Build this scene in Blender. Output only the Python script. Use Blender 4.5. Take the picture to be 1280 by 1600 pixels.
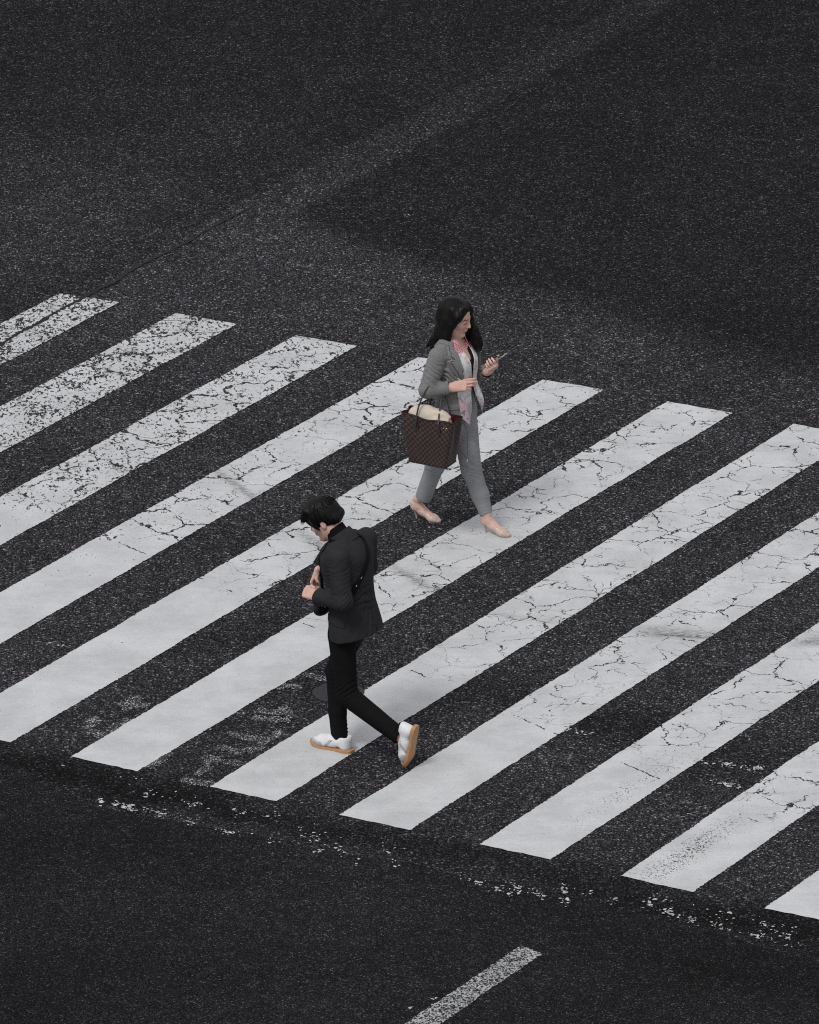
import bpy, math, random
import numpy as np
from mathutils import Matrix, Vector
random.seed(7)
scene = bpy.context.scene
for _o in list(bpy.data.objects):
    bpy.data.objects.remove(_o)

# ------------------------------------------------------------------ camera
TILT = math.radians(22)
DIST = 58.8
cam_data = bpy.data.cameras.new("camera")
cam_data.sensor_fit = 'HORIZONTAL'
cam_data.sensor_width = 36
cam_data.lens = 36 * 14344 / 1280
cam_data.clip_start = 1
cam_data.clip_end = 900
cam = bpy.data.objects.new("camera", cam_data)
scene.collection.objects.link(cam)
cam.location = (0, -DIST * math.cos(TILT), DIST * math.sin(TILT))
cam.rotation_euler = (math.pi / 2 - TILT, 0, 0)
scene.camera = cam

# ------------------------------------------------------------------ sky and sun (overcast)
SUN_EL, SUN_AZ = math.radians(56), math.radians(215)
world = bpy.data.worlds.new("World")
scene.world = world
world.use_nodes = True
wn = world.node_tree
wn.nodes.clear()
w_out = wn.nodes.new('ShaderNodeOutputWorld')
w_bg = wn.nodes.new('ShaderNodeBackground')
w_sky = wn.nodes.new('ShaderNodeTexSky')
w_sky.sky_type = 'NISHITA'
w_sky.sun_disc = False
w_sky.sun_elevation = SUN_EL
w_sky.sun_rotation = SUN_AZ
w_sky.dust_density = 4
w_hs = wn.nodes.new('ShaderNodeHueSaturation')      # cloud cover: the blue is washed out of the sky
w_hs.inputs['Saturation'].default_value = 0.16
wn.links.new(w_sky.outputs[0], w_hs.inputs['Color'])
w_mix = wn.nodes.new('ShaderNodeMix')
w_mix.data_type = 'RGBA'
w_mix.inputs[0].default_value = 0.6
w_mix.inputs[7].default_value = (7.6, 7.8, 8.1, 1)
wn.links.new(w_hs.outputs[0], w_mix.inputs[6])
wn.links.new(w_mix.outputs[2], w_bg.inputs[0])
w_bg.inputs[1].default_value = 0.092
wn.links.new(w_bg.outputs[0], w_out.inputs[0])
sun_data = bpy.data.lights.new("sun", 'SUN')
sun_data.energy = 1.45
sun_data.angle = math.radians(14)
sun_data.color = (1, 0.975, 0.94)
sun = bpy.data.objects.new("sun", sun_data)
scene.collection.objects.link(sun)
_sd = Vector((math.sin(SUN_AZ) * math.cos(SUN_EL), math.cos(SUN_AZ) * math.cos(SUN_EL), math.sin(SUN_EL)))
sun.rotation_euler = _sd.to_track_quat('Z', 'Y').to_euler()
sun.location = _sd * 30
scene.view_settings.view_transform = 'Standard'
scene.view_settings.look = 'None'
scene.view_settings.gamma = 1
scene.view_settings.use_curve_mapping = False
scene.view_settings.exposure = 0.0
scene.cycles.pixel_filter_type = 'BLACKMAN_HARRIS'
scene.cycles.filter_width = 1.1
scene.cycles.use_denoising = False

# ------------------------------------------------------------------ scene helpers
COL = scene.collection


def tag(o, label=None, cat=None, group=None, kind=None):
    for k, v in (('label', label), ('category', cat), ('group', group), ('kind', kind)):
        if v:
            o[k] = v
    return o


def empty(name, loc=(0, 0, 0), rz=0.0, parent=None):
    o = bpy.data.objects.new(name, None)
    COL.objects.link(o)
    o.empty_display_size = 0.1
    o.location = loc
    o.rotation_euler = (0, 0, rz)
    o.parent = parent
    return o


def link_mesh(name, me, mat, parent=None, smooth=True):
    o = bpy.data.objects.new(name, me)
    COL.objects.link(o)
    for m in (mat if isinstance(mat, (list, tuple)) else [mat]):
        me.materials.append(m)
    if smooth:
        me.polygons.foreach_set('use_smooth', np.ones(len(me.polygons), bool))
    o.parent = parent
    return o


def mesh_np(name, V, Q):
    """V (n,3) float, Q (m,k) int, all faces with k corners."""
    me = bpy.data.meshes.new(name)
    V = np.ascontiguousarray(V, np.float32)
    Q = np.ascontiguousarray(Q, np.int32)
    k = Q.shape[1]
    me.vertices.add(len(V))
    me.vertices.foreach_set('co', V.ravel())
    me.loops.add(Q.size)
    me.loops.foreach_set('vertex_index', Q.ravel())
    me.polygons.add(len(Q))
    me.polygons.foreach_set('loop_start', np.arange(0, Q.size, k, dtype=np.int32))
    me.polygons.foreach_set('loop_total', np.full(len(Q), k, np.int32))
    me.update(calc_edges=True)
    me.validate()
    return me


# ------------------------------------------------------------------ node helpers
class NT:
    def __init__(s, name):
        s.m = bpy.data.materials.new(name)
        s.m.use_nodes = True
        s.t = s.m.node_tree
        s.t.nodes.clear()
        s.out = s.t.nodes.new('ShaderNodeOutputMaterial')
        s.b = s.t.nodes.new('ShaderNodeBsdfPrincipled')
        s.t.links.new(s.b.outputs[0], s.out.inputs[0])

    def n(s, typ, **kw):
        nd = s.t.nodes.new('ShaderNode' + typ)
        for k, v in kw.items():
            setattr(nd, k, v)
        return nd

    def put(s, sock, v):
        if hasattr(v, 'links') or isinstance(v, bpy.types.NodeSocket):
            s.t.links.new(v, sock)
        elif isinstance(v, (tuple, list)) and len(v) == 3 and sock.type == 'RGBA':
            sock.default_value = (*v, 1)
        else:
            sock.default_value = v

    def math(s, op, a, b=0.0, c=0.0, clamp=False):
        nd = s.n('Math', operation=op, use_clamp=clamp)
        s.put(nd.inputs[0], a)
        s.put(nd.inputs[1], b)
        s.put(nd.inputs[2], c)
        return nd.outputs[0]

    def step(s, v, lo, hi, a=0.0, b=1.0):
        nd = s.n('MapRange', interpolation_type='SMOOTHSTEP')
        for i, x in enumerate((v, lo, hi, a, b)):
            s.put(nd.inputs[i], x)
        return nd.outputs[0]

    def mix(s, f, a, b, blend='MIX'):
        nd = s.n('Mix', data_type='RGBA', blend_type=blend)
        s.put(nd.inputs[0], f)
        s.put(nd.inputs[6], a)
        s.put(nd.inputs[7], b)
        return nd.outputs[2]

    def coord(s, kind='Object'):
        return s.n('TexCoord').outputs[kind]

    def mapping(s, v, scale=(1, 1, 1), rot=(0, 0, 0), loc=(0, 0, 0)):
        nd = s.n('Mapping')
        s.put(nd.inputs[0], v)
        nd.inputs[1].default_value = loc
        nd.inputs[2].default_value = rot
        nd.inputs[3].default_value = scale
        return nd.outputs[0]

    def noise(s, v, scale, detail=2.0, rough=0.5, dist=0.0):
        nd = s.n('TexNoise')
        s.put(nd.inputs['Vector'], v)
        nd.inputs['Scale'].default_value = scale
        nd.inputs['Detail'].default_value = detail
        nd.inputs['Roughness'].default_value = rough
        nd.inputs['Distortion'].default_value = dist
        return nd.outputs['Fac'], nd.outputs['Color']

    def voro(s, v, scale, feature='F1', rnd=1.0, dims='3D'):
        nd = s.n('TexVoronoi', feature=feature, voronoi_dimensions=dims)
        s.put(nd.inputs['Vector'], v)
        nd.inputs['Scale'].default_value = scale
        nd.inputs['Randomness'].default_value = rnd
        return nd

    def ramp(s, f, stops, interp='LINEAR'):
        nd = s.n('ValToRGB')
        s.put(nd.inputs[0], f)
        cr = nd.color_ramp
        cr.interpolation = interp
        while len(cr.elements) < len(stops):
            cr.elements.new(0.5)
        for e, (p, c) in zip(cr.elements, stops):
            e.position = p
            e.color = (c, c, c, 1) if isinstance(c, (int, float)) else (*c, 1)
        return nd.outputs[0]

    def dot(s, v, vec, add=0.0):
        nd = s.n('VectorMath', operation='DOT_PRODUCT')
        s.put(nd.inputs[0], v)
        nd.inputs[1].default_value = vec
        return s.math('ADD', nd.outputs['Value'], add)

    def bump(s, h, dist, strength=1.0):
        nd = s.n('Bump')
        nd.inputs['Strength'].default_value = strength
        nd.inputs['Distance'].default_value = dist
        s.put(nd.inputs['Height'], h)
        return nd.outputs[0]

    def set(s, **kw):
        names = dict(color='Base Color', rough='Roughness', spec='Specular IOR Level', normal='Normal',
                     metal='Metallic', sheen='Sheen Weight', sss='Subsurface Weight')
        for k, v in kw.items():
            s.put(s.b.inputs[names[k]], v)
        return s.m


def fabric(name, c, var=0.25, scale=500, rough=0.9, bump=0.0006, big=0.15, sheen=0.0, spec=0.25):
    m = NT(name)
    co = m.coord()
    f1, _ = m.noise(co, scale, 2, 0.6)
    f2, _ = m.noise(co, 14, 3, 0.6)
    k = m.math('ADD', m.step(f1, 0.25, 0.75, 1 - var, 1 + var), m.step(f2, 0.3, 0.7, -big, big))
    mul = m.n('VectorMath', operation='SCALE')
    mul.inputs[0].default_value = c
    m.put(mul.inputs['Scale'], k)
    return m.set(color=mul.outputs[0], rough=rough, spec=spec, sheen=sheen, normal=m.bump(f1, bump))


def plain(name, c, rough=0.5, spec=0.5, metal=0.0, var=0.1):
    m = NT(name)
    f, _ = m.noise(m.coord(), 60, 3)
    mul = m.n('VectorMath', operation='SCALE')
    mul.inputs[0].default_value = c
    m.put(mul.inputs['Scale'], m.step(f, 0.3, 0.7, 1 - var, 1 + var))
    return m.set(color=mul.outputs[0], rough=rough, spec=spec, metal=metal)


# ------------------------------------------------------------------ signed-distance modelling
def sstep(x, a, b):
    t = np.clip((x - a) / (b - a), 0, 1)
    return t * t * (3 - 2 * t)


_LAT = np.random.RandomState(3).rand(32, 32, 32).astype(np.float32) * 2 - 1


def vnoise(x, y, z):
    xi, yi, zi = np.floor(x), np.floor(y), np.floor(z)
    fx, fy, fz = x - xi, y - yi, z - zi
    fx, fy, fz = (f * f * (3 - 2 * f) for f in (fx, fy, fz))
    xi, yi, zi = (v.astype(np.int64) & 31 for v in (xi, yi, zi))
    x2, y2, z2 = (xi + 1) & 31, (yi + 1) & 31, (zi + 1) & 31
    L = _LAT
    a = L[xi, yi, zi] * (1 - fx) + L[x2, yi, zi] * fx
    b = L[xi, y2, zi] * (1 - fx) + L[x2, y2, zi] * fx
    c = L[xi, yi, z2] * (1 - fx) + L[x2, yi, z2] * fx
    d = L[xi, y2, z2] * (1 - fx) + L[x2, y2, z2] * fx
    return (a * (1 - fy) + b * fy) * (1 - fz) + (c * (1 - fy) + d * fy) * fz


def smin(a, b, k):
    if k <= 0:
        return np.minimum(a, b)
    h = np.maximum(k - np.abs(a - b), 0) / k
    return np.minimum(a, b) - h * h * k * 0.25


def v3(p):
    return np.array(p, np.float32)


class Cone:
    """tapered capsule, optionally flattened along a direction"""
    def __init__(s, a, b, r1, r2, flat=None, fs=1.0):
        s.a, s.b, s.r1, s.r2 = v3(a), v3(b), r1, r2
        s.f = None if flat is None else v3(flat) / np.linalg.norm(v3(flat))
        s.fs = fs
        m = max(r1, r2)
        s.lo = np.minimum(s.a, s.b) - m
        s.hi = np.maximum(s.a, s.b) + m

    def __call__(s, x, y, z):
        ab = s.b - s.a
        n = max(float(ab @ ab), 1e-9)
        px, py, pz = x - s.a[0], y - s.a[1], z - s.a[2]
        t = np.clip((px * ab[0] + py * ab[1] + pz * ab[2]) / n, 0, 1)
        px, py, pz = px - t * ab[0], py - t * ab[1], pz - t * ab[2]
        q = px * px + py * py + pz * pz
        if s.f is not None:
            c = px * s.f[0] + py * s.f[1] + pz * s.f[2]
            q = q + c * c * (1 / s.fs ** 2 - 1)
        return np.sqrt(q) - (s.r1 + (s.r2 - s.r1) * t)


class Ell:
    def __init__(s, c, r, R=None):
        s.c, s.r = v3(c), v3(r)
        s.R = np.eye(3, dtype=np.float32) if R is None else np.array(R, np.float32)   # columns: local axes
        m = max(r)
        s.lo, s.hi = s.c - m, s.c + m

    def __call__(s, x, y, z):
        px, py, pz = x - s.c[0], y - s.c[1], z - s.c[2]
        k0 = k1 = 0
        for i in range(3):
            q = px * s.R[0, i] + py * s.R[1, i] + pz * s.R[2, i]
            k0 = k0 + (q / s.r[i]) ** 2
            k1 = k1 + (q / s.r[i] ** 2) ** 2
        k0, k1 = np.sqrt(k0), np.sqrt(k1)
        return k0 * (k0 - 1) / np.maximum(k1, 1e-6)


class Stack:
    """horizontal sections: rows of (z, centre x, centre y, half depth, half width)"""
    def __init__(s, rows, n=2.3, yaw=0.0):
        rows = sorted(rows)
        s.T = np.array(rows, float)
        s.n, s.yaw = n, yaw
        T = s.T
        R = np.maximum(T[:, 3], T[:, 4])
        s.lo = v3(((T[:, 1] - R).min(), (T[:, 2] - R).min(), T[0, 0]))
        s.hi = v3(((T[:, 1] + R).max(), (T[:, 2] + R).max(), T[-1, 0]))

    def _f(s, z, i):
        # cubic-ish interpolation of a column over z
        T = s.T
        zz = np.clip(z, T[0, 0], T[-1, 0])
        j = np.clip(np.searchsorted(T[:, 0], zz) - 1, 0, len(T) - 2)
        t = (zz - T[j, 0]) / (T[j + 1, 0] - T[j, 0])
        sl = np.gradient(T[:, i], T[:, 0])
        h = T[j + 1, 0] - T[j, 0]
        t2, t3 = t * t, t * t * t
        return ((2 * t3 - 3 * t2 + 1) * T[j, i] + (t3 - 2 * t2 + t) * h * sl[j] + (-2 * t3 + 3 * t2) * T[j + 1, i] + (t3 - t2) * h * sl[j + 1]).astype(np.float32)

    def __call__(s, x, y, z):
        cx, cy, A, B = (s._f(z, i) for i in (1, 2, 3, 4))
        px, py = x - cx, y - cy
        if s.yaw:
            c, q = math.cos(s.yaw), math.sin(s.yaw)
            px, py = px * c + py * q, -px * q + py * c
        r = np.sqrt(px * px + py * py) + 1e-6
        k = (np.abs(px / A) ** s.n + np.abs(py / B) ** s.n) ** (1 / s.n)
        d = r - r / np.maximum(k, 1e-4)
        return np.maximum(d, np.maximum(z - s.T[-1, 0], s.T[0, 0] - z))


def poly_sd(pts, u, v):
    """exact signed distance to a polygon in a plane"""
    P = np.array(pts, np.float32)
    d = None
    sgn = np.ones(np.broadcast(u, v).shape, np.float32)
    for i in range(len(P)):
        a, b = P[i], P[i - 1]
        e = b - a
        wu, wv = u - a[0], v - a[1]
        t = np.clip((wu * e[0] + wv * e[1]) / max(float(e @ e), 1e-12), 0, 1)
        q = (wu - t * e[0]) ** 2 + (wv - t * e[1]) ** 2
        d = q if d is None else np.minimum(d, q)
        c1, c2 = v >= a[1], v < b[1]
        c3 = e[0] * wv > e[1] * wu
        flip = (c1 & c2 & c3) | (~c1 & ~c2 & ~c3)
        sgn = np.where(flip, -sgn, sgn)
    return sgn * np.sqrt(d)


class Field:
    def __init__(s, lo, hi, h):
        s.lo, s.h = v3(lo), h
        s.n = np.ceil((v3(hi) - s.lo) / h).astype(int) + 1
        s.ax = [s.lo[i] + h * np.arange(s.n[i], dtype=np.float32) for i in range(3)]
        s.d = np.full(s.n, 0.2, np.float32)

    def sl(s, lo, hi, pad):
        i0 = np.maximum(np.floor((v3(lo) - pad - s.lo) / s.h).astype(int), 0)
        i1 = np.minimum(np.ceil((v3(hi) + pad - s.lo) / s.h).astype(int) + 1, s.n)
        if (i1 <= i0).any():
            return None, None
        sl = tuple(slice(a, b) for a, b in zip(i0, i1))
        return sl, (s.ax[0][sl[0]][:, None, None], s.ax[1][sl[1]][None, :, None], s.ax[2][sl[2]][None, None, :])

    def add(s, p, k=0.01, grow=0.0):
        sl, g = s.sl(p.lo, p.hi, 0.03 + k + abs(grow))
        if sl:
            s.d[sl] = smin(s.d[sl], (p(*g) - grow).astype(np.float32), k)
        return s

    def cut(s, p, k=0.0, grow=0.0):
        sl, g = s.sl(p.lo, p.hi, 0.02 + k + abs(grow))
        if sl:
            s.d[sl] = -smin(-s.d[sl], (p(*g) - grow).astype(np.float32), k)
        return s

    def apply(s, fn, lo=None, hi=None):
        """d = fn(d, x, y, z) over a box"""
        lo = s.lo if lo is None else lo
        hi = s.lo + s.h * s.n if hi is None else hi
        sl, g = s.sl(lo, hi, 0)
        s.d[sl] = fn(s.d[sl], *g)
        return s

    def disp(s, fn, band=0.015):
        """displace the surface: d += fn(x, y, z) near it"""
        ii = np.nonzero(np.abs(s.d) < band)
        x, y, z = (s.ax[i][ii[i]] for i in range(3))
        s.d[ii] += fn(x, y, z).astype(np.float32)
        return s

    def copy(s):
        f = object.__new__(Field)
        f.lo, f.h, f.n, f.ax, f.d = s.lo, s.h, s.n, s.ax, s.d.copy()
        return f

    def mesh(s, name, relax=3):
        d = s.d
        d[0], d[-1] = 0.1, 0.1
        d[:, 0], d[:, -1] = 0.1, 0.1
        d[:, :, 0], d[:, :, -1] = 0.1, 0.1
        ins = d < 0
        c = [(i, j, k) for i in (0, 1) for j in (0, 1) for k in (0, 1)]
        def S(a, o):
            return a[o[0]:a.shape[0] - 1 + o[0], o[1]:a.shape[1] - 1 + o[1], o[2]:a.shape[2] - 1 + o[2]]
        al, an = None, None
        for o in c:
            q = S(ins, o)
            al = q.copy() if al is None else (al & q)
            an = q.copy() if an is None else (an | q)
        act = an & ~al
        idx = np.array(np.nonzero(act))
        val = {o: d[idx[0] + o[0], idx[1] + o[1], idx[2] + o[2]] for o in c}
        acc = np.zeros((idx.shape[1], 3), np.float32)
        cnt = np.zeros(idx.shape[1], np.float32)
        for o in c:
            for axx in range(3):
                if o[axx] == 0:
                    p = list(o)
                    p[axx] = 1
                    a, b = val[o], val[tuple(p)]
                    m = (a < 0) != (b < 0)
                    t = np.where(m, a / np.where(m, a - b, 1), 0)
                    for q in range(3):
                        acc[:, q] += np.where(m, (t if q == axx else o[q]), 0)
                    cnt += m
        V = s.lo + (idx.T + acc / cnt[:, None]) * s.h
        vid = np.full(act.shape, -1, np.int32)
        vid[tuple(idx)] = np.arange(idx.shape[1])
        Q = []
        for axx in range(3):
            sa = [slice(None)] * 3
            sb = [slice(None)] * 3
            sa[axx], sb[axx] = slice(0, -1), slice(1, None)
            e = ins[tuple(sa)] != ins[tuple(sb)]
            ei = np.array(np.nonzero(e))
            pos = ins[tuple(sa)][tuple(ei)]
            b_, c_ = (axx + 1) % 3, (axx + 2) % 3
            def vi(db, dc):
                q = ei.copy()
                q[b_] -= db
                q[c_] -= dc
                return vid[tuple(q)]
            q = np.stack([vi(1, 1), vi(0, 1), vi(0, 0), vi(1, 0)], 1)
            q[~pos] = q[~pos][:, ::-1]
            Q.append(q)
        Q = np.concatenate(Q)
        Q = Q[(Q >= 0).all(1)]
        for _ in range(relax):       # light Laplacian smoothing
            sm = np.zeros_like(V)
            ct = np.zeros(len(V), np.float32)
            for i in range(4):
                a, b = Q[:, i], Q[:, (i + 1) % 4]
                for q in range(3):
                    sm[:, q] += np.bincount(a, V[b, q], len(V))
                ct += np.bincount(a, None, len(V))
            V = V * 0.5 + 0.5 * sm / np.maximum(ct, 1)[:, None]
        return mesh_np(name, V, Q)


def vcolor(me, fn):
    """colour attribute 'tint' from vertex positions (make-up, print and the like that stay with the surface)"""
    n = len(me.vertices)
    co = np.empty(n * 3, np.float32)
    me.vertices.foreach_get('co', co)
    co = co.reshape(-1, 3)
    col = np.ones((n, 4), np.float32)
    col[:, :3] = fn(co[:, 0], co[:, 1], co[:, 2])
    at = me.color_attributes.new('tint', 'FLOAT_COLOR', 'POINT')
    at.data.foreach_set('color', col.ravel())


def tube_mesh(name, paths, sides=6):
    """paths: list of (points, radii)"""
    V, Q = [], []
    base = 0
    for pts, rad in paths:
        P = np.array(pts, float)
        R = np.full(len(P), rad, float) if np.isscalar(rad) else np.array(rad, float)
        T = np.gradient(P, axis=0)
        T /= np.linalg.norm(T, axis=1)[:, None] + 1e-9
        up = np.array([0.31, 0.52, 0.8])
        A = np.cross(T, up)
        A /= np.linalg.norm(A, axis=1)[:, None] + 1e-9
        B = np.cross(T, A)
        ang = np.arange(sides) * 2 * np.pi / sides
        ring = P[:, None, :] + R[:, None, None] * (A[:, None, :] * np.cos(ang)[None, :, None] + B[:, None, :] * np.sin(ang)[None, :, None])
        V.append(ring.reshape(-1, 3))
        n = len(P)
        i = np.arange(n - 1)[:, None] * sides
        j = np.arange(sides)[None, :]
        k = (j + 1) % sides
        Q.append(np.stack([base + i + j, base + i + k, base + i + sides + k, base + i + sides + j], -1).reshape(-1, 4))
        # caps as quads fan (degenerate-free for even sides)
        for e in (0, (n - 1) * sides):
            for q in range(1, sides // 2):
                Q.append(np.array([[base + e + 0 + q - 1, base + e + q, base + e + sides - q - 1, base + e + (sides - q) % sides]]))
        base += n * sides
    return mesh_np(name, np.concatenate(V), np.concatenate(Q))


def bez(pts, n=24):
    """Catmull-Rom through points"""
    P = np.array([pts[0]] + list(pts) + [pts[-1]], float)
    out = []
    for i in range(1, len(P) - 2):
        for t in np.linspace(0, 1, n, endpoint=False):
            a, b, c, d = P[i - 1], P[i], P[i + 1], P[i + 2]
            out.append(0.5 * ((2 * b) + (c - a) * t + (2 * a - 5 * b + 4 * c - d) * t * t + (3 * b - a - 3 * c + d) * t ** 3))
    out.append(P[-2])
    return np.array(out)
# ------------------------------------------------------------------ road materials
# crosswalk frame: P = O + i*E + t*T  (i counts stripes, t is metres along a stripe)
CW_O, CW_E, CW_T = np.array([-6.10, -1.75]), np.array([0.8153, -0.4367]), np.array([0.537, 0.8436])
_INV = np.linalg.inv(np.stack([CW_E, CW_T], 1))


def asphalt_nodes(m, chip=95.0, level=1.0, contrast=1.0, zone=None, sparkle=1.0, dark_band=False):
    co = m.coord()
    _, dcol = m.noise(co, 30, 2)
    off = m.n('VectorMath', operation='MULTIPLY_ADD')
    m.put(off.inputs[0], dcol)
    off.inputs[1].default_value = (0.012, 0.012, 0)
    m.put(off.inputs[2], co)
    p = off.outputs[0]
    va = m.voro(p, chip, dims='2D')
    sepA = m.n('SeparateColor')
    m.put(sepA.inputs[0], va.outputs['Color'])
    vb = m.voro(p, chip * 2.1, dims='2D')
    sepB = m.n('SeparateColor')
    m.put(sepB.inputs[0], vb.outputs['Color'])
    c = contrast
    tone = m.ramp(sepA.outputs[0], [(0, .009), (.34, .014), (.62, .027), (.82, .042 + .010 * c), (.94, .064 + .036 * c), (1.0, .15 + .18 * sparkle)])
    tone2 = m.ramp(sepB.outputs[1], [(0, .009), (.50, .019), (.82, .046), (.95, .10 * sparkle + .03), (1.0, .30 * sparkle)])
    t = m.mix(0.42, tone, tone2)
    ed = m.step(va.outputs['Distance'], 0.20, 0.60, 1.12, 0.32)          # tar between the chips
    n1, _ = m.noise(co, 1.1, 4, 0.6)
    n2, _ = m.noise(co, 9, 3, 0.6)
    n3, _ = m.noise(co, 45, 2, 0.6)
    k = m.math('MULTIPLY', m.step(n1, 0.3, 0.7, 0.85, 1.15), m.step(n2, 0.28, 0.72, 0.80, 1.2))
    k = m.math('MULTIPLY', k, m.step(n3, 0.25, 0.75, 0.72, 1.28))
    k = m.math('MULTIPLY', k, ed)
    k = m.math('MULTIPLY', k, level)
    if zone is not None:
        k = m.math('MULTIPLY', k, zone(m, co))
    sc = m.n('VectorMath', operation='SCALE')
    m.put(sc.inputs[0], t)
    m.put(sc.inputs['Scale'], k)
    tint = m.mix(m.step(sepA.outputs[2], 0.2, 0.8), (1.04, 0.97, 1.04), (0.98, 0.97, 1.13))
    col = m.mix(1.0, sc.outputs[0], tint, 'MULTIPLY')
    h = m.math('ADD', m.math('MULTIPLY', sepA.outputs[1], 0.6), m.math('MULTIPLY', ed, 0.7))
    h = m.math('ADD', h, m.math('MULTIPLY', sepB.outputs[0], 0.3))
    return col, h, co


def gauss(m, co, cx, cy, ang, lx, ly, amp):
    """a soft elongated worn, stained or darkened patch, value amp at its centre and 0 far away"""
    a = math.radians(ang)
    u = m.math('MULTIPLY', m.dot(co, (math.cos(a), math.sin(a), 0), -(cx * math.cos(a) + cy * math.sin(a))), 1 / lx)
    v = m.math('MULTIPLY', m.dot(co, (-math.sin(a), math.cos(a), 0), -(-cx * math.sin(a) + cy * math.cos(a))), 1 / ly)
    r = m.math('ADD', m.math('MULTIPLY', u, u), m.math('MULTIPLY', v, v))
    return m.math('MULTIPLY', m.math('EXPONENT', m.math('MULTIPLY', r, -1.0)), amp)


def zone_sum(items, base=1.0):
    def f(m, co):
        nz, nc = m.noise(co, 1.7, 3, 0.6)
        off = m.n('VectorMath', operation='MULTIPLY_ADD')
        m.put(off.inputs[0], nc)
        off.inputs[1].default_value = (0.6, 0.6, 0)
        m.put(off.inputs[2], co)
        p = m.mapping(off.outputs[0], loc=(-0.3, -0.3, 0))
        v = base
        for it in items:
            v = m.math('ADD', v, gauss(m, p, *it))
        return m.math('MAXIMUM', v, 0.08)
    return f


def asphalt(name, **kw):
    m = NT(name)
    col, h, co = asphalt_nodes(m, **kw)
    return m.set(color=col, rough=0.95, spec=0.08, normal=m.bump(h, 0.006, 1.0))


def paint_mask(m, co, mode='stripe', keep=0.5):
    """1 = paint, 0 = bare road; also a stain factor"""
    i = m.dot(co, (_INV[0, 0], _INV[0, 1], 0), -float(_INV[0] @ CW_O))
    t = m.dot(co, (_INV[1, 0], _INV[1, 1], 0), -float(_INV[1] @ CW_O))
    fine, _ = m.noise(co, 95, 2, 0.6)
    mid, _ = m.noise(co, 22, 3, 0.65)
    big, _ = m.noise(co, 2.3, 2)
    if mode == 'speckle':
        return m.step(m.math('ADD', m.math('MULTIPLY', fine, 0.75), m.math('MULTIPLY', mid, 0.25)), keep - 0.02, keep + 0.02, 1.0, 0.0)
    # cracks: cell borders of a warped pattern, broken up along their length
    _, wc = m.noise(co, 5, 3, 0.6)
    wp = m.n('VectorMath', operation='MULTIPLY_ADD')
    m.put(wp.inputs[0], wc)
    wp.inputs[1].default_value = (0.28, 0.28, 0)
    m.put(wp.inputs[2], co)
    _, wf = m.noise(co, 60, 2, 0.6)
    wq = m.n('VectorMath', operation='MULTIPLY_ADD')
    m.put(wq.inputs[0], wf)
    wq.inputs[1].default_value = (0.035, 0.035, 0)
    m.put(wq.inputs[2], wp.outputs[0])
    ca = m.voro(wq.outputs[0], 3.0, 'DISTANCE_TO_EDGE', dims='2D').outputs['Distance']
    cb = m.voro(m.mapping(wq.outputs[0], loc=(3, 1, 0)), 8.5, 'DISTANCE_TO_EDGE', dims='2D').outputs['Distance']
    t0 = m.math('MULTIPLY_ADD', i, -0.33, 4.15)                # the lower, newer coat starts here
    old = m.math('MULTIPLY', m.step(m.math('SUBTRACT', t, t0), -0.15, 0.5), 1.0)
    brk = m.noise(m.mapping(co, loc=(7, 3, 0)), 7, 3, 0.6)[0]
    la = m.math('MULTIPLY', m.math('MULTIPLY', m.step(brk, 0.37, 0.54, 0.0, 1.0), m.step(i, 3.5, 5.5, 0.030, 0.0165)), old)
    lb = m.math('MULTIPLY', m.step(m.noise(m.mapping(co, loc=(1, 9, 0)), 5, 3, 0.6)[0], 0.49, 0.66, 0.0, 0.036), old)
    pat = m.step(m.noise(m.mapping(co, loc=(2, 5, 0)), 1.2, 2)[0], 0.36, 0.58, 0.30, 1.15)
    la, lb = m.math('MULTIPLY', la, pat), m.math('MULTIPLY', lb, pat)
    cra = m.math('LESS_THAN', ca, la)
    crb = m.math('LESS_THAN', cb, lb)
    # flaked-off chips: much on the stripes at the left, little elsewhere
    dens = m.math('MULTIPLY', m.step(i, 5.6, 0.6, 0.0, 1.0), m.step(m.math('ADD', t, m.math('MULTIPLY', i, 0.25)), 2.2, 4.4, 0.15, 1.0))
    stre = m.mapping(co, scale=(1.0, 0.55, 1), rot=(0, 0, math.radians(27)))
    fl = m.math('ADD', m.math('MULTIPLY', m.noise(stre, 44, 4, 0.66, 0.6)[0], 0.74), m.math('MULTIPLY', m.noise(co, 6, 2)[0], 0.26))
    thr = m.math('MULTIPLY_ADD', dens, -0.165, 0.69)
    flk = m.math('GREATER_THAN', fl, thr)
    # pin-holes low on the right-hand stripes
    pz = m.math('ADD', gauss(m, co, 2.05, -3.9, 58, 1.3, 0.13, 1.0), gauss(m, co, 1.62, -5.35, 58, 0.75, 0.12, 1.2))
    pz = m.math('ADD', pz, gauss(m, co, 1.35, -4.35, 58, 0.8, 0.10, 0.75))
    ph = m.math('GREATER_THAN', fine, m.math('MULTIPLY_ADD', pz, -0.15, 0.735))
    bare = m.math('MAXIMUM', m.math('MAXIMUM', cra, crb), m.math('MAXIMUM', flk, ph))
    # the joint of the two coats
    jl = m.math('ABSOLUTE', m.math('ADD', m.math('SUBTRACT', t, t0), m.math('MULTIPLY_ADD', mid, 0.05, -0.02)))
    jn = m.math('MULTIPLY', m.math('LESS_THAN', jl, 0.005), m.math('GREATER_THAN', brk, 0.53))
    bare = m.math('MAXIMUM', bare, jn)
    hair = m.math('MULTIPLY', m.step(cb, 0.0, 0.03, 1.0, 0.0), m.step(m.math('SUBTRACT', t, t0), -0.5, 0.6, 0.05, 0.8))
    return m.math('SUBTRACT', 1.0, bare), hair


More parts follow.
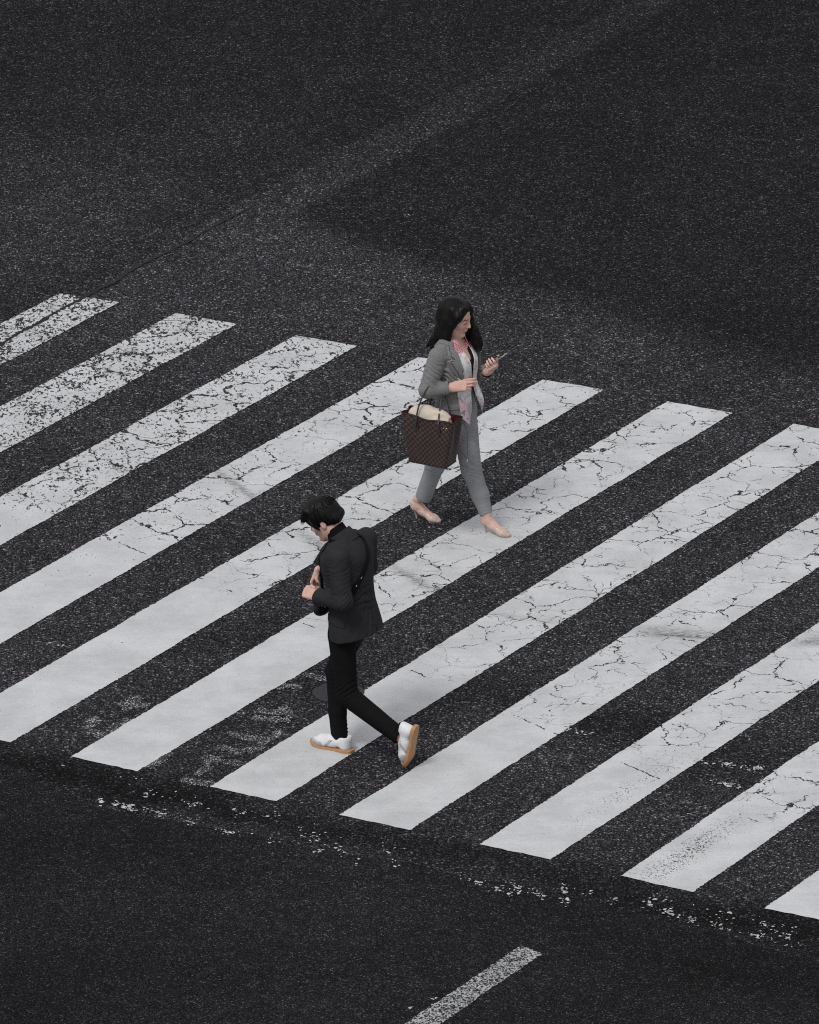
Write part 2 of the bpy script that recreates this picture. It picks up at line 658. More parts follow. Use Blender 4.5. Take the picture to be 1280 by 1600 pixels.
def paint_material(name, mode='stripe', keep=0.5, tone=0.53, chip=76.0, level=1.0):
    m = NT(name)
    acol, ah, co = asphalt_nodes(m, chip=chip, level=level * 1.3)
    r = paint_mask(m, co, mode, keep)
    mask, hair = r if isinstance(r, tuple) else (r, 0.0)
    nb, _ = m.noise(co, 3.0, 4, 0.65)
    nf, _ = m.noise(co, 120, 2, 0.6)
    ns, _ = m.noise(m.mapping(co, rot=(0, 0, math.radians(-57)), scale=(1.2, 14, 1)), 2.2, 3, 0.6)
    k = m.math('ADD', m.step(nb, 0.3, 0.7, -0.055, 0.05), m.step(nf, 0.2, 0.8, -0.05, 0.05))
    k = m.math('ADD', k, m.step(ns, 0.3, 0.75, -0.012, 0.012))
    k = m.math('ADD', k, tone)
    if mode == 'stripe':
        k = m.math('SUBTRACT', k, m.math('MULTIPLY', hair, 0.07))
        # tyre scuffs
        for it in ((-1.10, 0.42, -62, 0.42, 0.035, 0.30), (1.67, -2.02, -8, 0.26, 0.09, 0.26), (1.75, -2.07, -8, 0.22, 0.025, 0.22),
                   (2.52, -2.15, 25, 0.16, 0.06, 0.30), (0.04, -1.15, -57, 0.32, 0.045, 0.32), (-0.58, -0.55, -58, 0.36, 0.045, 0.26),
                   (0.65, -1.75, -20, 0.26, 0.05, 0.16)):
            g = gauss(m, co, *it)
            k = m.math('SUBTRACT', k, m.math('MULTIPLY', g, m.step(m.noise(m.mapping(co, scale=(9, 45, 1), rot=(0, 0, math.radians(it[2]) * -1)), 2.0, 3, 0.7)[0], 0.3, 0.65, 0.0, 1.3)))
    pc = m.n('VectorMath', operation='SCALE')
    pc.inputs[0].default_value = (0.985, 0.995, 1.02)
    m.put(pc.inputs['Scale'], k)
    col = m.mix(mask, m.mix(0.35, acol, (0.022, 0.022, 0.024)) if mode == 'stripe' else acol, pc.outputs[0])
    h = m.math('ADD', m.math('MULTIPLY', ah, m.math('MULTIPLY_ADD', mask, -0.93, 1.0)), m.math('MULTIPLY', mask, 1.1))
    return m.set(color=col, rough=m.math('MULTIPLY_ADD', mask, -0.25, 0.88), spec=0.25, normal=m.bump(h, 0.004, 0.7))


# ------------------------------------------------------------------ road
def rough_sheet(name, outline, z, mat, parent, step=0.015, jit=0.006, low=0.01, seed=1):
    """a flat sheet whose edge is broken by the aggregate"""
    P = []
    for a, b in zip(outline, outline[1:] + outline[:1]):
        a, b = np.array(a, float), np.array(b, float)
        L = np.linalg.norm(b - a)
        n = max(1, int(L / step))
        nn = np.array([b[1] - a[1], a[0] - b[0]]) / max(L, 1e-9)
        for q in range(n):
            p = a + (b - a) * q / n
            w = 0 if q == 0 else 1
            j = w * (jit * random.gauss(0, 0.6) + low * float(vnoise(np.array([p[0] * 4.0]), np.array([p[1] * 4.0]), np.array([seed * 1.7]))[0]))
            P.append((p[0] + nn[0] * j, p[1] + nn[1] * j, z))
    me = bpy.data.meshes.new(name)
    me.from_pydata(P, [], [tuple(range(len(P)))])
    me.update()
    if me.polygons[0].normal.z < 0:
        me.flip_normals()
    return link_mesh(name, me, mat, parent, smooth=False)


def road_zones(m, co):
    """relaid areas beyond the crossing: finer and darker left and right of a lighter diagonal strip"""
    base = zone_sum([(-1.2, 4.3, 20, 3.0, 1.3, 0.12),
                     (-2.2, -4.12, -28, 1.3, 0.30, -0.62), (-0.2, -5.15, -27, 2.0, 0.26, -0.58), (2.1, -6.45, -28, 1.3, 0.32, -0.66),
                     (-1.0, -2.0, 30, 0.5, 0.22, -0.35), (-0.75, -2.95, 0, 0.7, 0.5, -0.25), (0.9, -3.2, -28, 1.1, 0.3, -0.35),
                     (1.8, -3.75, -28, 0.7, 0.3, -0.30), (2.4, 2.6, 30, 1.0, 0.8, -0.12), (0.6, 9.9, 10, 4.2, 2.0, -0.20)], 1.0)(m, co)  # last patch paints a vignette, darker towards the top of the view
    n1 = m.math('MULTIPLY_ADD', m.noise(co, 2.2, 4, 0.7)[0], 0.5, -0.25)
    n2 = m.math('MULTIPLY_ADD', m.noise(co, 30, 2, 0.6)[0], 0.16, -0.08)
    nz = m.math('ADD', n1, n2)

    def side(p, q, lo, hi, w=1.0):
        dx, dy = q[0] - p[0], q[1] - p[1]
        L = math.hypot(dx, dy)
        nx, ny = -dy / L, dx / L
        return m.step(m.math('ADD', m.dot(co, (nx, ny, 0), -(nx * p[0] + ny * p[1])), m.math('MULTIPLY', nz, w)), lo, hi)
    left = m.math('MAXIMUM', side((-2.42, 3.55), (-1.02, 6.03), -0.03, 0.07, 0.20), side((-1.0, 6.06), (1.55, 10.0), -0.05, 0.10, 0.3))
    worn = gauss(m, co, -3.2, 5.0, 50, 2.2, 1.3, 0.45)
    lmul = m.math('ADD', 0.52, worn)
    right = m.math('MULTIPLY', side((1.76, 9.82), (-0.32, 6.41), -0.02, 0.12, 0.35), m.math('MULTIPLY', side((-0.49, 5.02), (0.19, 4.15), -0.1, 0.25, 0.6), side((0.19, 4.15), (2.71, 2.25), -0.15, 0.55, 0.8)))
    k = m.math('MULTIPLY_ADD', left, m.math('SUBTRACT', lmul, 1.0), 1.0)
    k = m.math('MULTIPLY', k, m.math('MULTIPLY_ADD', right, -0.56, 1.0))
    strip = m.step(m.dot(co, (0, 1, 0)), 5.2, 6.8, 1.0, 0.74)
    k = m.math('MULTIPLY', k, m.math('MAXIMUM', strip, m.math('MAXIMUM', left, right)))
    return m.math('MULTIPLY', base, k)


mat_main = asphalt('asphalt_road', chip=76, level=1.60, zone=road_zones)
mat_lower = asphalt('asphalt_new_fine', chip=104, level=0.86, contrast=0.3, sparkle=0.6, zone=zone_sum([
    (-0.6, -6.2, -28, 1.4, 1.2, 0.25), (-2.4, -5.1, -28, 1.6, 0.5, -0.2), (1.7, -6.9, -28, 1.3, 0.35, -0.30), (-1.9, -7.4, -20, 0.9, 1.0, -0.15)], 0.95))

me = bpy.data.meshes.new('road')
g = 420
me.from_pydata([(-g, -g, 0), (g, -g, 0), (g, g, 0), (-g, g, 0)], [], [(0, 1, 2, 3)])
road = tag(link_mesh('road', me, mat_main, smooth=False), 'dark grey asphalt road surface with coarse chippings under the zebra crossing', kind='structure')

# smoother, newer surface in front of the crossing, a separate sheet with a broken edge
rough_sheet('asphalt_panel', [(-14, 2.9), (-14, -30), (30, -30), (30, -21.5), (2.34, -6.86), (1.6, -6.38), (0.97, -5.98), (0.0, -5.52), (-0.9, -5.08), (-1.86, -4.70), (-2.46, -4.05), (-3.2, -3.5)], 0.004, mat_lower, road, jit=0.008, low=0.05, seed=5)['label'] = 'smoother darker asphalt in front of the zebra crossing'

# tar-filled joint that runs through the first stripe
tar = plain('joint_tar', (0.008, 0.008, 0.009), 0.7, 0.3)
jp = [(-1.07, 5.72), (-1.5, 5.05), (-2.01, 4.22), (-2.14, 4.02), (-2.24, 3.83), (-2.51, 3.40), (-2.75, 2.98), (-3.1, 2.4)]
Lp, Rp = [], []
for i in range(len(jp) - 1):
    a, b = np.array(jp[i]), np.array(jp[i + 1])
    nn = np.array([b[1] - a[1], a[0] - b[0]]) / np.linalg.norm(b - a)
    for q in np.linspace(0, 1, 30, endpoint=False):
        p = a + (b - a) * q
        wob = 0.02 * float(vnoise(np.array([p[1] * 5.0]), np.array([2.0]), np.array([0.5]))[0])
        w = (0.006 + 0.010 * min(1, (i + q) / 2.5)) * (1 + 0.7 * random.uniform(-1, 1))
        Lp.append((*(p + nn * (wob + w)), 0.0062))
        Rp.append((*(p + nn * (wob - w)), 0.0062))
n = len(Lp)
me = bpy.data.meshes.new('road_joint')
me.from_pydata(Lp + Rp, [], [(i, i + 1, n + i + 1, n + i) for i in range(n - 1)])
tag(link_mesh('road_joint', me, tar, road, smooth=False), 'black open joint cutting through the leftmost stripe')

# ------------------------------------------------------------------ zebra stripes
paint_stripe = paint_material('road_paint')
paint_speck = paint_material('worn_lane_paint', 'speckle', keep=0.497, tone=0.40, chip=92, level=0.56)
ghost = paint_material('ghost_paint', 'speckle', keep=0.425, tone=0.52)
UL = {0: (-2.382, 3.965), 1: (-1.581, 3.584), 2: (-.766, 3.159), 4: (.88, 2.337), 5: (1.703, 1.94), 6: (2.523, 1.535)}
UR = {0: (-1.968, 3.792), 1: (-1.166, 3.377), 2: (-.352, 2.967), 4: (1.289, 2.161), 5: (2.127, 1.731)}
LL = {5: (-2.034, -3.931), 6: (-1.191, -4.38), 7: (-.409, -4.795), 8: (.414, -5.222), 9: (1.232, -5.67), 10: (2.055, -6.129)}
LR = {4: (-2.404, -3.719), 5: (-1.628, -4.152), 6: (-.791, -4.598), 7: (0, -5.018), 8: (.824, -5.442), 9: (1.647, -5.905)}


def lin(d, k, c0, c1):
    return np.array(d.get(k, (c0[0] + c1[0] * k, c0[1] + c1[1] * k)))


STRIPE_LABEL = {
    0: 'leftmost white stripe, split by a black joint and heavily flaked',
    1: 'white stripe beside the split one, covered with small black flakes',
    2: 'flaked white stripe just left of the one ending behind the woman',
    3: 'white stripe whose far end is hidden behind the woman',
    4: 'cracked white stripe crossing behind the man\'s head and the woman\'s bag',
    5: 'white stripe under the woman\'s front shoe and behind the man\'s jacket',
    6: 'white stripe under the man\'s planted sneaker',
    7: 'white stripe just right of the man\'s raised heel',
    8: 'clean white stripe, second to the right of the man\'s raised heel',
    9: 'white stripe with a band of pin holes near its lower end',
    10: 'white stripe cut off by the lower right edge of the view'}
for k in range(11):
    ll = lin(LL, k, (-6.1039, -1.7462), (.8153, -.4367))
    lr = lin(LR, k, (-5.6669, -1.9788), (.8115, -.4349))
    ul = lin(UL, k, (-2.394, 3.9747), (.8189, -.4071))
    ur = lin(UR, k, (-1.9797, 3.7904), (.819, -.4103))
    na, nb = 560, 10
    V = np.zeros((na + 1, nb + 1, 3))
    tt, ss = np.linspace(0, 1, na + 1), np.linspace(0, 1, nb + 1)
    across = (lr - ll) / np.linalg.norm(lr - ll)
    along = (ul - ll) / np.linalg.norm(ul - ll)
    for j, s_ in enumerate(ss):
        P = ll[None] * (1 - s_) * (1 - tt)[:, None] + lr[None] * s_ * (1 - tt)[:, None] + ul[None] * (1 - s_) * tt[:, None] + ur[None] * s_ * tt[:, None]
        V[:, j, :2] = P
    for j, amp in ((0, 1), (nb, 1), (1, .15), (nb - 1, .15)):
        q = V[:, j]
        w = vnoise(q[:, 0] * 3 + k, q[:, 1] * 3, np.full(len(q), 4.0 + j)) * 0.0045 + vnoise(q[:, 0] * 14 + k, q[:, 1] * 14, np.full(len(q), 9.0 + j)) * 0.003
        w = (w + np.random.RandomState(k * 7 + j).normal(0, 0.0024, na + 1)) * amp
        V[:, j, :2] += across[None] * w[:, None]
    for i_ in (0, na):
        w = np.random.RandomState(k * 5 + i_).normal(0, 0.003, nb + 1)
        V[i_, :, :2] += along[None] * w[:, None]
    V[:, :, 2] = 0.0042
    ii = (np.arange(na)[:, None] * (nb + 1) + np.arange(nb)[None]).ravel()
    Q = np.stack([ii, ii + 1, ii + nb + 2, ii + nb + 1], 1)
    o = link_mesh('crosswalk_stripe', mesh_np('crosswalk_stripe', V.reshape(-1, 3), Q), paint_stripe, road, smooth=False)
    o['label'] = STRIPE_LABEL[k]

# worn lane line in the foreground
o = rough_sheet('lane_line', [(0.64, -6.65), (0.755, -6.765), (0.13, -7.77), (-0.33, -8.5), (-0.47, -8.42), (0.0, -7.66)], 0.0060, paint_speck, road, jit=0.006, low=0.006)
o['label'] = 'speckled worn white lane line at the bottom of the view'

# ghost lettering between the stripes: strokes left of an erased word
GH = [[(283, 1217), (310, 1222), (336, 1226)], [(305, 1212), (318, 1203), (330, 1199)], [(322, 1180), (324, 1190), (322, 1196)], [(322, 1182), (350, 1190), (384, 1195)],
      [(338, 1166), (360, 1172), (382, 1177)], [(386, 1174), (405, 1169), (412, 1163), (408, 1157)],
      [(361, 1143), (370, 1149), (390, 1154), (415, 1156), (430, 1150), (437, 1140)],
      [(394, 1121), (420, 1124), (455, 1126)], [(402, 1109), (425, 1113), (452, 1112)], [(440, 1104), (452, 1112), (450, 1124)],
      [(188, 1104), (204, 1094), (215, 1093), (204, 1105), (190, 1106)], [(204, 1105), (222, 1102), (234, 1103)],
      [(130, 1138), (142, 1126), (152, 1127), (138, 1138), (150, 1147), (166, 1149)], [(168, 1149), (182, 1134), (206, 1124)],
      [(230, 1200), (248, 1190), (268, 1176)], [(476, 1052), (492, 1058), (515, 1062)], [(430, 1075), (452, 1072), (470, 1078)]]


def ground_at(px, py, z=0.0):
    """road point for a spot measured on the plan of the view"""
    dx, dy, dz = (px - 640) / 14344, math.cos(TILT) + (800 - py) / 14344 * math.sin(TILT), -math.sin(TILT) + (800 - py) / 14344 * math.cos(TILT)
    t = (z - cam.location.z) / dz
    return np.array([dx * t, cam.location.y + dy * t])


for gi, st in enumerate(GH):
    P = bez([(*ground_at(*p), 0) for p in st], 8)
    T = np.gradient(P, axis=0)
    T /= np.linalg.norm(T, axis=1)[:, None]
    nn = np.stack([-T[:, 1], T[:, 0]], 1)
    rs = np.random.RandomState(gi)
    w = (0.022 + 0.020 * np.abs(nn[:, 1])) * (1 + rs.uniform(-.35, .35, len(P)))
    z = 0.0008 + 0.00011 * gi + 0.00004 * np.arange(len(P))[:, None]
    A = np.concatenate([P[:, :2] + nn * w[:, None], z], 1)
    B = np.concatenate([P[:, :2] - nn * w[:, None], z], 1)
    n = len(P)
    i = np.arange(n - 1)
    me = mesh_np('faded_letter_stroke', np.concatenate([A, B]), np.stack([n + i, n + i + 1, i + 1, i], 1))
    link_mesh('faded_letter_stroke', me, ghost, road, smooth=False)

# remnants of scraped-off paint: small separate flakes
fl_mat = plain('paint_remnant', (0.45, 0.46, 0.47), 0.8, 0.2, var=0.4)
V, T3 = [], []
BANDS = [((155, 1252), (300, 1283), 190, 9), ((215, 1240), (405, 1276), 90, 10), ((300, 1290), (500, 1330), 80, 7), ((470, 1300), (560, 1345), 70, 12), ((600, 1325), (620, 1355), 24, 9),
         ((720, 1370), (800, 1400), 80, 8), ((785, 1385), (890, 1410), 120, 10), ((860, 1385), (960, 1408), 50, 14), ((1000, 1410), (1090, 1445), 100, 10), ((1080, 1440), (1260, 1480), 90, 10),
         ((1090, 1190), (1215, 1206), 150, 7), ((1110, 1222), (1152, 1230), 60, 5), ((880, 1140), (925, 1150), 45, 6), ((60, 1005), (110, 1010), 25, 5),
         ((1160, 1150), (1185, 1160), 8, 4), ((1190, 1445), (1240, 1470), 60, 10), ((672, 1562), (682, 1562), 10, 2), ((638, 1576), (643, 1576), 8, 2), ((638, 337), (642, 338), 8, 1.5),
         ((1000, 1400), (1270, 1460), 60, 22), ((100, 1200), (640, 1330), 60, 16)]
for (a, b, cnt, sp) in BANDS:
    for _ in range(int(cnt * .6)):
        q = random.random()
        q = min(1, max(0, 0.5 + (q - 0.5) * 1.0 + 0.12 * math.sin(q * 17 + a[0])))
        cx, cy = ground_at(a[0] + (b[0] - a[0]) * q + random.gauss(0, 3), a[1] + (b[1] - a[1]) * q + random.gauss(0, sp * 0.32))
        r = random.uniform(0.002, 0.0075) * (1.7 if random.random() < 0.15 else 1)
        n0 = len(V)
        k = random.randint(4, 7)
        sx, sy, ro = random.uniform(.7, 2.2), random.uniform(.6, 1.8), random.uniform(0, 3.14)
        for e in range(k):
            an = e * 2 * math.pi / k
            rr = r * random.uniform(0.35, 1.3)
            ex_, ey_ = rr * math.cos(an) * sx, rr * math.sin(an) * sy
            V.append((cx + ex_ * math.cos(ro) - ey_ * math.sin(ro), cy + ex_ * math.sin(ro) + ey_ * math.cos(ro), 0.0055 + random.uniform(0, .0012)))
        T3 += [(n0, n0 + e, n0 + e + 1) for e in range(1, k - 1)]
me = bpy.data.meshes.new('paint_flakes')
me.from_pydata(V, [], T3)
o = link_mesh('paint_flakes', me, fl_mat, road, smooth=False)
tag(o, 'tiny white flakes of scraped off paint on the dark asphalt', kind='stuff')

# ------------------------------------------------------------------ round cover in the road
cv = plain('cover_grey', (0.040, 0.039, 0.045), 0.9, 0.15, var=0.35)
cc = ground_at(529, 1083)


def disc(name, r0, r1, z, th, mat, parent, n=48):
    V, Q = [], []
    for (r, zz) in ((r0, z), (r1, z), (r1, z - th)):
        V += [((r + (.003 * math.sin(i * .9) + .002 * math.sin(i * 5.1 + 1)) * (r > .1)) * math.cos(i * 2 * math.pi / n), (r + (.003 * math.sin(i * .9) + .002 * math.sin(i * 5.1 + 1)) * (r > .1)) * math.sin(i * 2 * math.pi / n), zz) for i in range(n)]
    for ring in (0, 1):
        Q += [(ring * n + i, ring * n + (i + 1) % n, (ring + 1) * n + (i + 1) % n, (ring + 1) * n + i) for i in range(n)]
    me = bpy.data.meshes.new(name)
    me.from_pydata(V, [], [q[::-1] for q in Q] + ([tuple(range(n))] if r0 < 0.13 else []))
    return link_mesh(name, me, mat, parent, smooth=False)


root = disc('road_cover', 0.05, 0.158, 0.0, 0.004, cv, None)
root.location = (cc[0], cc[1], 0.0055)
tag(root, 'small round smooth grey cover set in the asphalt behind the man\'s legs', 'cover')
# ------------------------------------------------------------------ shared builders for the two people
m_skin = NT('skin')
_a = m_skin.n('Attribute', attribute_name='tint')
_nf, _ = m_skin.noise(m_skin.coord(), 35, 3)
_sc = m_skin.n('VectorMath', operation='SCALE')
m_skin.put(_sc.inputs[0], _a.outputs['Color'])
m_skin.put(_sc.inputs['Scale'], m_skin.step(_nf, 0.3, 0.7, 0.93, 1.07))
m_skin.b.inputs['Subsurface Radius'].default_value = (0.012, 0.005, 0.003)
m_skin.b.inputs['Subsurface Scale'].default_value = 0.5
mat_skin = m_skin.set(color=_sc.outputs[0], rough=0.55, spec=0.35, sss=0.12)


def hair_material(name, c, c2):
    m = NT(name)
    co = m.coord()
    f, _ = m.noise(co, 140, 2, 0.6)
    col = m.mix(m.step(f, 0.3, 0.75), c, c2)
    return m.set(color=col, rough=0.42, spec=0.16, normal=m.bump(f, 0.001, 0.5))


mat_hair = hair_material('black_hair', (0.003, 0.003, 0.0033), (0.009, 0.0085, 0.0085))
mat_hair_tip = hair_material('brown_hair', (0.012, 0.009, 0.008), (0.035, 0.024, 0.018))


class Head:
    def __init__(s, c, yaw, pitch, sc):
        s.c = np.array(c, float)
        s.s = sc
        y, p = math.radians(yaw), math.radians(pitch)
        cy, sy, cp, sp = math.cos(y), math.sin(y), math.cos(p), math.sin(p)
        s.R = np.array([[cp * cy, -sy, -sp * cy], [cp * sy, cy, -sp * sy], [sp, 0, cp]])

    def __call__(s, x, y, z):
        return s.c + s.R @ (np.array([x, y, z]) * s.s)

    def inv(s, x, y, z):
        p = (np.stack([x, y, z]) - s.c[:, None]) / s.s
        return s.R.T @ p

    def cone(s, a, b, r1, r2, flat=None, fs=1):
        return Cone(s(*a), s(*b), r1 * s.s, r2 * s.s, None if flat is None else s.R @ np.array(flat, float), fs)

    def ell(s, c, r):
        return Ell(s(*c), [q * s.s for q in r], s.R)


def add_head(F, H, neck, male=False, left_ear=True, right_ear=True):
    F.add(H.ell((-.012, 0, .034), (.093, .075, .084)), .02)
    F.add(H.ell((.032, 0, -.028), (.058, .058, .074)), .03)
    for q in (-1, 1):
        F.add(H.cone((-.012, q * .050, -.045), (.052, q * .018, -.094), .018, .016), .025)
        F.add(H.ell((.055, q * .040, -.016), (.028, .022, .022)), .02)
        F.add(H.cone((.078, q * .016, .022), (.064, q * .045, .022), .011, .010), .012)      # brow
    F.add(H.ell((.074, 0, -.092), (.016, .020, .013)), .018)                                 # chin
    for q in (-1, 1):
        F.cut(H.ell((.095, q * .030, .004), (.013, .017, .010)), .010)                      # eye sockets
        F.add(H.ell((.069, q * .031, .002), (.0155, .017, .013)), .004)                     # lids
    F.add(H.cone((.086, 0, .010), (.103, 0, -.022), .0065, .0095), .010)                    # nose
    for q in (-1, 1):
        F.add(H.ell((.094, q * .009, -.027), (.009, .006, .006)), .006)
    F.add(H.cone((.086, -.014, -.050), (.086, .014, -.050), .007, .007), .006)              # lips
    F.add(H.cone((.0925, -.006, -.0485), (.0925, .006, -.0485), .0045, .0045), .005)
    F.add(H.cone((.0885, -.008, -.0595), (.0885, .008, -.0595), .0058, .0058), .005)
    F.cut(H.cone((.097, -.016, -.0538), (.097, .016, -.0538), .0022, .0022), .003)
    for q, on in ((1, left_ear), (-1, right_ear)):
        if on:
            F.add(Ell(H(-.008, q * .076, -.002), [.019 * H.s, .008 * H.s, .031 * H.s], H.R @ np.array(Matrix.Rotation(q * -.25, 3, 'Z') @ Matrix.Rotation(-.15, 3, 'Y'))), .006)
            F.cut(Ell(H(-.004, q * .085, .002), [.010 * H.s, .006 * H.s, .018 * H.s], H.R), .004)
            F.add(H.cone((.001, q * .079, -.012), (.002, q * .079, .006), .0045, .0035), .004)
    F.add(neck, .03)


def head_tint(H, base, lip, cheek, x, y, z):
    """skin colour with lips, brows, closed lids"""
    p = H.inv(x, y, z)
    n = len(x)
    c = np.tile(np.array(base, np.float32), (n, 1))

    def blend(mask, col):
        c[:] = c * (1 - mask[:, None]) + np.array(col)[None] * mask[:, None]
    inh = (np.abs(p[0]) < .2) & (np.abs(p[1]) < .12) & (p[2] > -.14) & (p[2] < .16)
    for q in (-1, 1):
        g = np.exp(-(((p[0] - .055) / .03) ** 2 + ((p[1] - q * .048) / .022) ** 2 + ((p[2] + .022) / .022) ** 2)) * .5 * inh
        blend(g, cheek)
        br = (np.abs(p[2] - (.027 - 8 * (np.abs(p[1]) - .030) ** 2)) < .0042) & (p[1] * q > .012) & (p[1] * q < .052) & (p[0] > .055) & inh
        blend(br.astype(float) * .85, (.018, .014, .013))
        ey = (np.abs(p[2] + .0025 - 6 * (np.abs(p[1]) - .031) ** 2) < .0034) & (np.abs(p[1] * q - .031) < .0165) & (p[0] > .06) & inh
        blend(ey.astype(float) * .9, (.02, .015, .015))
    lp = ((p[2] + .0538) / .0095) ** 2 + (p[1] / .0165) ** 2
    blend((np.clip(1.3 - lp, 0, 1) * (p[0] > .075) * inh), lip)
    ear = np.exp(-((p[1] / .08) ** 8)) * 0
    return c


def ortho(X, Z):
    X = np.array(X, float)
    X /= np.linalg.norm(X)
    Z = np.array(Z, float)
    Z -= X * (Z @ X)
    Z /= np.linalg.norm(Z)
    return X, Z


def add_hand(F, wrist, X, Z, thumb_up, sc=1.0, curls=((20, 25, 15),) * 4, thumb=None, spread=6, fore=None):
    """X towards the fingers, Z out of the back of the hand, thumb_up: +1 / -1 picks the thumb side"""
    X, Z = ortho(X, Z)
    Y = np.cross(Z, X) * thumb_up
    w = np.array(wrist, float)
    if fore is not None:
        F.add(Cone(fore, w, .029 * sc, .024 * sc, Z, .8), .015)
    ky = (.030, .010, -.010, -.028)
    kx = (.086, .090, .086, .078)
    ln = ((.040, .024, .019), (.044, .028, .020), (.041, .026, .020), (.032, .019, .017))
    rr = (.0090, .0092, .0088, .0078)
    for i in range(4):
        k = w + (X * kx[i] + Y * ky[i]) * sc
        F.add(Cone(w + (X * .004 + Y * ky[i] * .45) * sc, k, .0175 * sc, .0115 * sc, Z, .85), .012)
        yaw = math.radians((1.5 - i) * spread)
        d0 = X * math.cos(yaw) + Y * math.sin(yaw)
        ang = 0
        p = k
        r = rr[i] * sc
        for j in range(3):
            ang += math.radians(curls[i][j])
            q = p + (d0 * math.cos(ang) - Z * math.sin(ang)) * ln[i][j] * sc
            F.add(Cone(p, q, r, r * (.93, .9, .85)[j]), .0035)
            p, r = q, r * .93
    if thumb is None:
        b = w + (X * .022 + Y * .022 - Z * .006) * sc
        thumb = [b, b + (X * .032 + Y * .022 - Z * .012) * sc, b + (X * .062 + Y * .026 - Z * .022) * sc, b + (X * .085 + Y * .020 - Z * .032) * sc]
    rt = (.0165, .0115, .0100, .0085)
    for j in range(3):
        F.add(Cone(thumb[j], thumb[j + 1], rt[j] * sc, rt[j + 1] * sc), .008 if j == 0 else .004)


def strands(guides, n, seed, jit=.006, r=.0011, grow=1.0, seg=9, wave=0.0):
    """hair strands that follow guide chains [(point, radius), ...]"""
    rs = np.random.RandomState(seed)
    out = []
    for g in guides:
        P = np.array([q[0] for q in g], float)
        Rr = np.array([q[1] for q in g], float)
        m = int(n * g_weight(g))
        for _ in range(m):
            a = rs.uniform(0, 2 * np.pi)
            rad = grow * (rs.uniform(.55, 1.0) ** .5)
            e = rs.uniform(.72, 1.14)
            t = np.linspace(0, 1, seg) * (len(P) - 1)
            B = bez(P, 8)
            R2 = np.interp(np.linspace(0, 1, len(B)), np.linspace(0, 1, len(P)), Rr)
            ii = np.clip(np.linspace(0, e, seg) * (len(B) - 1), 0, len(B) - 1)
            i0 = np.floor(ii).astype(int)
            i1 = np.minimum(i0 + 1, len(B) - 1)
            f = (ii - i0)[:, None]
            C = B[i0] * (1 - f) + B[i1] * f
            if e > 1:
                d = B[-1] - B[-3]
                over = np.clip(np.linspace(0, e, seg) - 1, 0, 1)[:, None]
                C = C + d * over * 6
            rad_ = (R2[i0] * (1 - f[:, 0]) + R2[i1] * f[:, 0]) * rad
            T = np.gradient(C, axis=0)
            T /= np.linalg.norm(T, axis=1)[:, None] + 1e-9
            U = np.cross(T, [1.0, .1, .05])
            U /= np.linalg.norm(U, axis=1)[:, None] + 1e-9
            W = np.cross(T, U)
            ph = rs.uniform(0, 6.28)
            wv = wave * np.sin(np.linspace(0, 9, seg) + ph)[:, None] * np.linspace(0, 1, seg)[:, None] ** 1.5
            aa = a + np.linspace(0, rs.normal(0, .35), seg)
            C = C + U * (rad_ * np.cos(aa))[:, None] + W * (rad_ * np.sin(aa))[:, None] + U * wv
            C += rs.normal(0, jit * .12, (seg, 3)).cumsum(0) * .4
            out.append((C, np.linspace(r, r * .45, seg) * rs.uniform(.7, 1.3)))
    return out


def g_weight(g):
    return g[0][1] / .03 if len(g) else 1


def finish(F, name, mat, parent, relax=3, label=None):
    o = link_mesh(name, F.mesh(name, relax), mat, parent)
    if label:
        o['label'] = label
    return o


def folds(c, axis, amp, wl, rad, seed=0.0, warp=.5):
    """compression folds round a point: ridges across the given axis"""
    c = np.array(c, float)
    ax = np.array(axis, float)
    ax /= np.linalg.norm(ax)

    def f(x, y, z):
        px, py, pz = x - c[0], y - c[1], z - c[2]
        d2 = (px * px + py * py + pz * pz) / rad ** 2
        m = np.exp(-d2 * 1.5)
        s = px * ax[0] + py * ax[1] + pz * ax[2]
        nz = vnoise(x * 16 + seed, y * 16, z * 16)
        q = np.sin(2 * np.pi * s / wl + nz * 2.6 * warp + seed)
        return -1.7 * amp * m * (np.abs(q) ** .7 * 1.6 - .9) * np.clip(0.55 + .75 * vnoise(x * 11, y * 11 + seed, z * 11), 0, 1.3)
    return f


def drape(amp, fx, fy, fz, seed=0.0):
    return lambda x, y, z: amp * vnoise(x * fx + seed, y * fy + seed * .3, z * fz)
# ------------------------------------------------------------------ the woman
W = empty('person', (0.294, -0.272, 0), math.radians(-27.5))
tag(W, 'woman in a grey blazer and beige heels, looking down at her phone as she walks', 'person')
WH = Head((-.004, 0, 1.437), 3, -15, 1.04)
FOOT2 = (-.503, .008, 0)

F = Field((-.42, -.36, 0), (.44, .34, 1.62), .0035)
F.add(Stack([(.74, 0, 0, .085, .14), (.82, 0, 0, .09, .15), (.90, 0, 0, .085, .135), (.98, 0, 0, .075, .115), (1.08, .004, 0, .085, .125),
             (1.14, .008, 0, .098, .135), (1.20, -.005, 0, .080, .14), (1.25, -.018, 0, .062, .12), (1.29, -.022, 0, .045, .06)]), .02)
add_head(F, WH, Cone((-.028, 0, 1.27), (-.016, 0, 1.38), .052, .050), left_ear=True, right_ear=True)
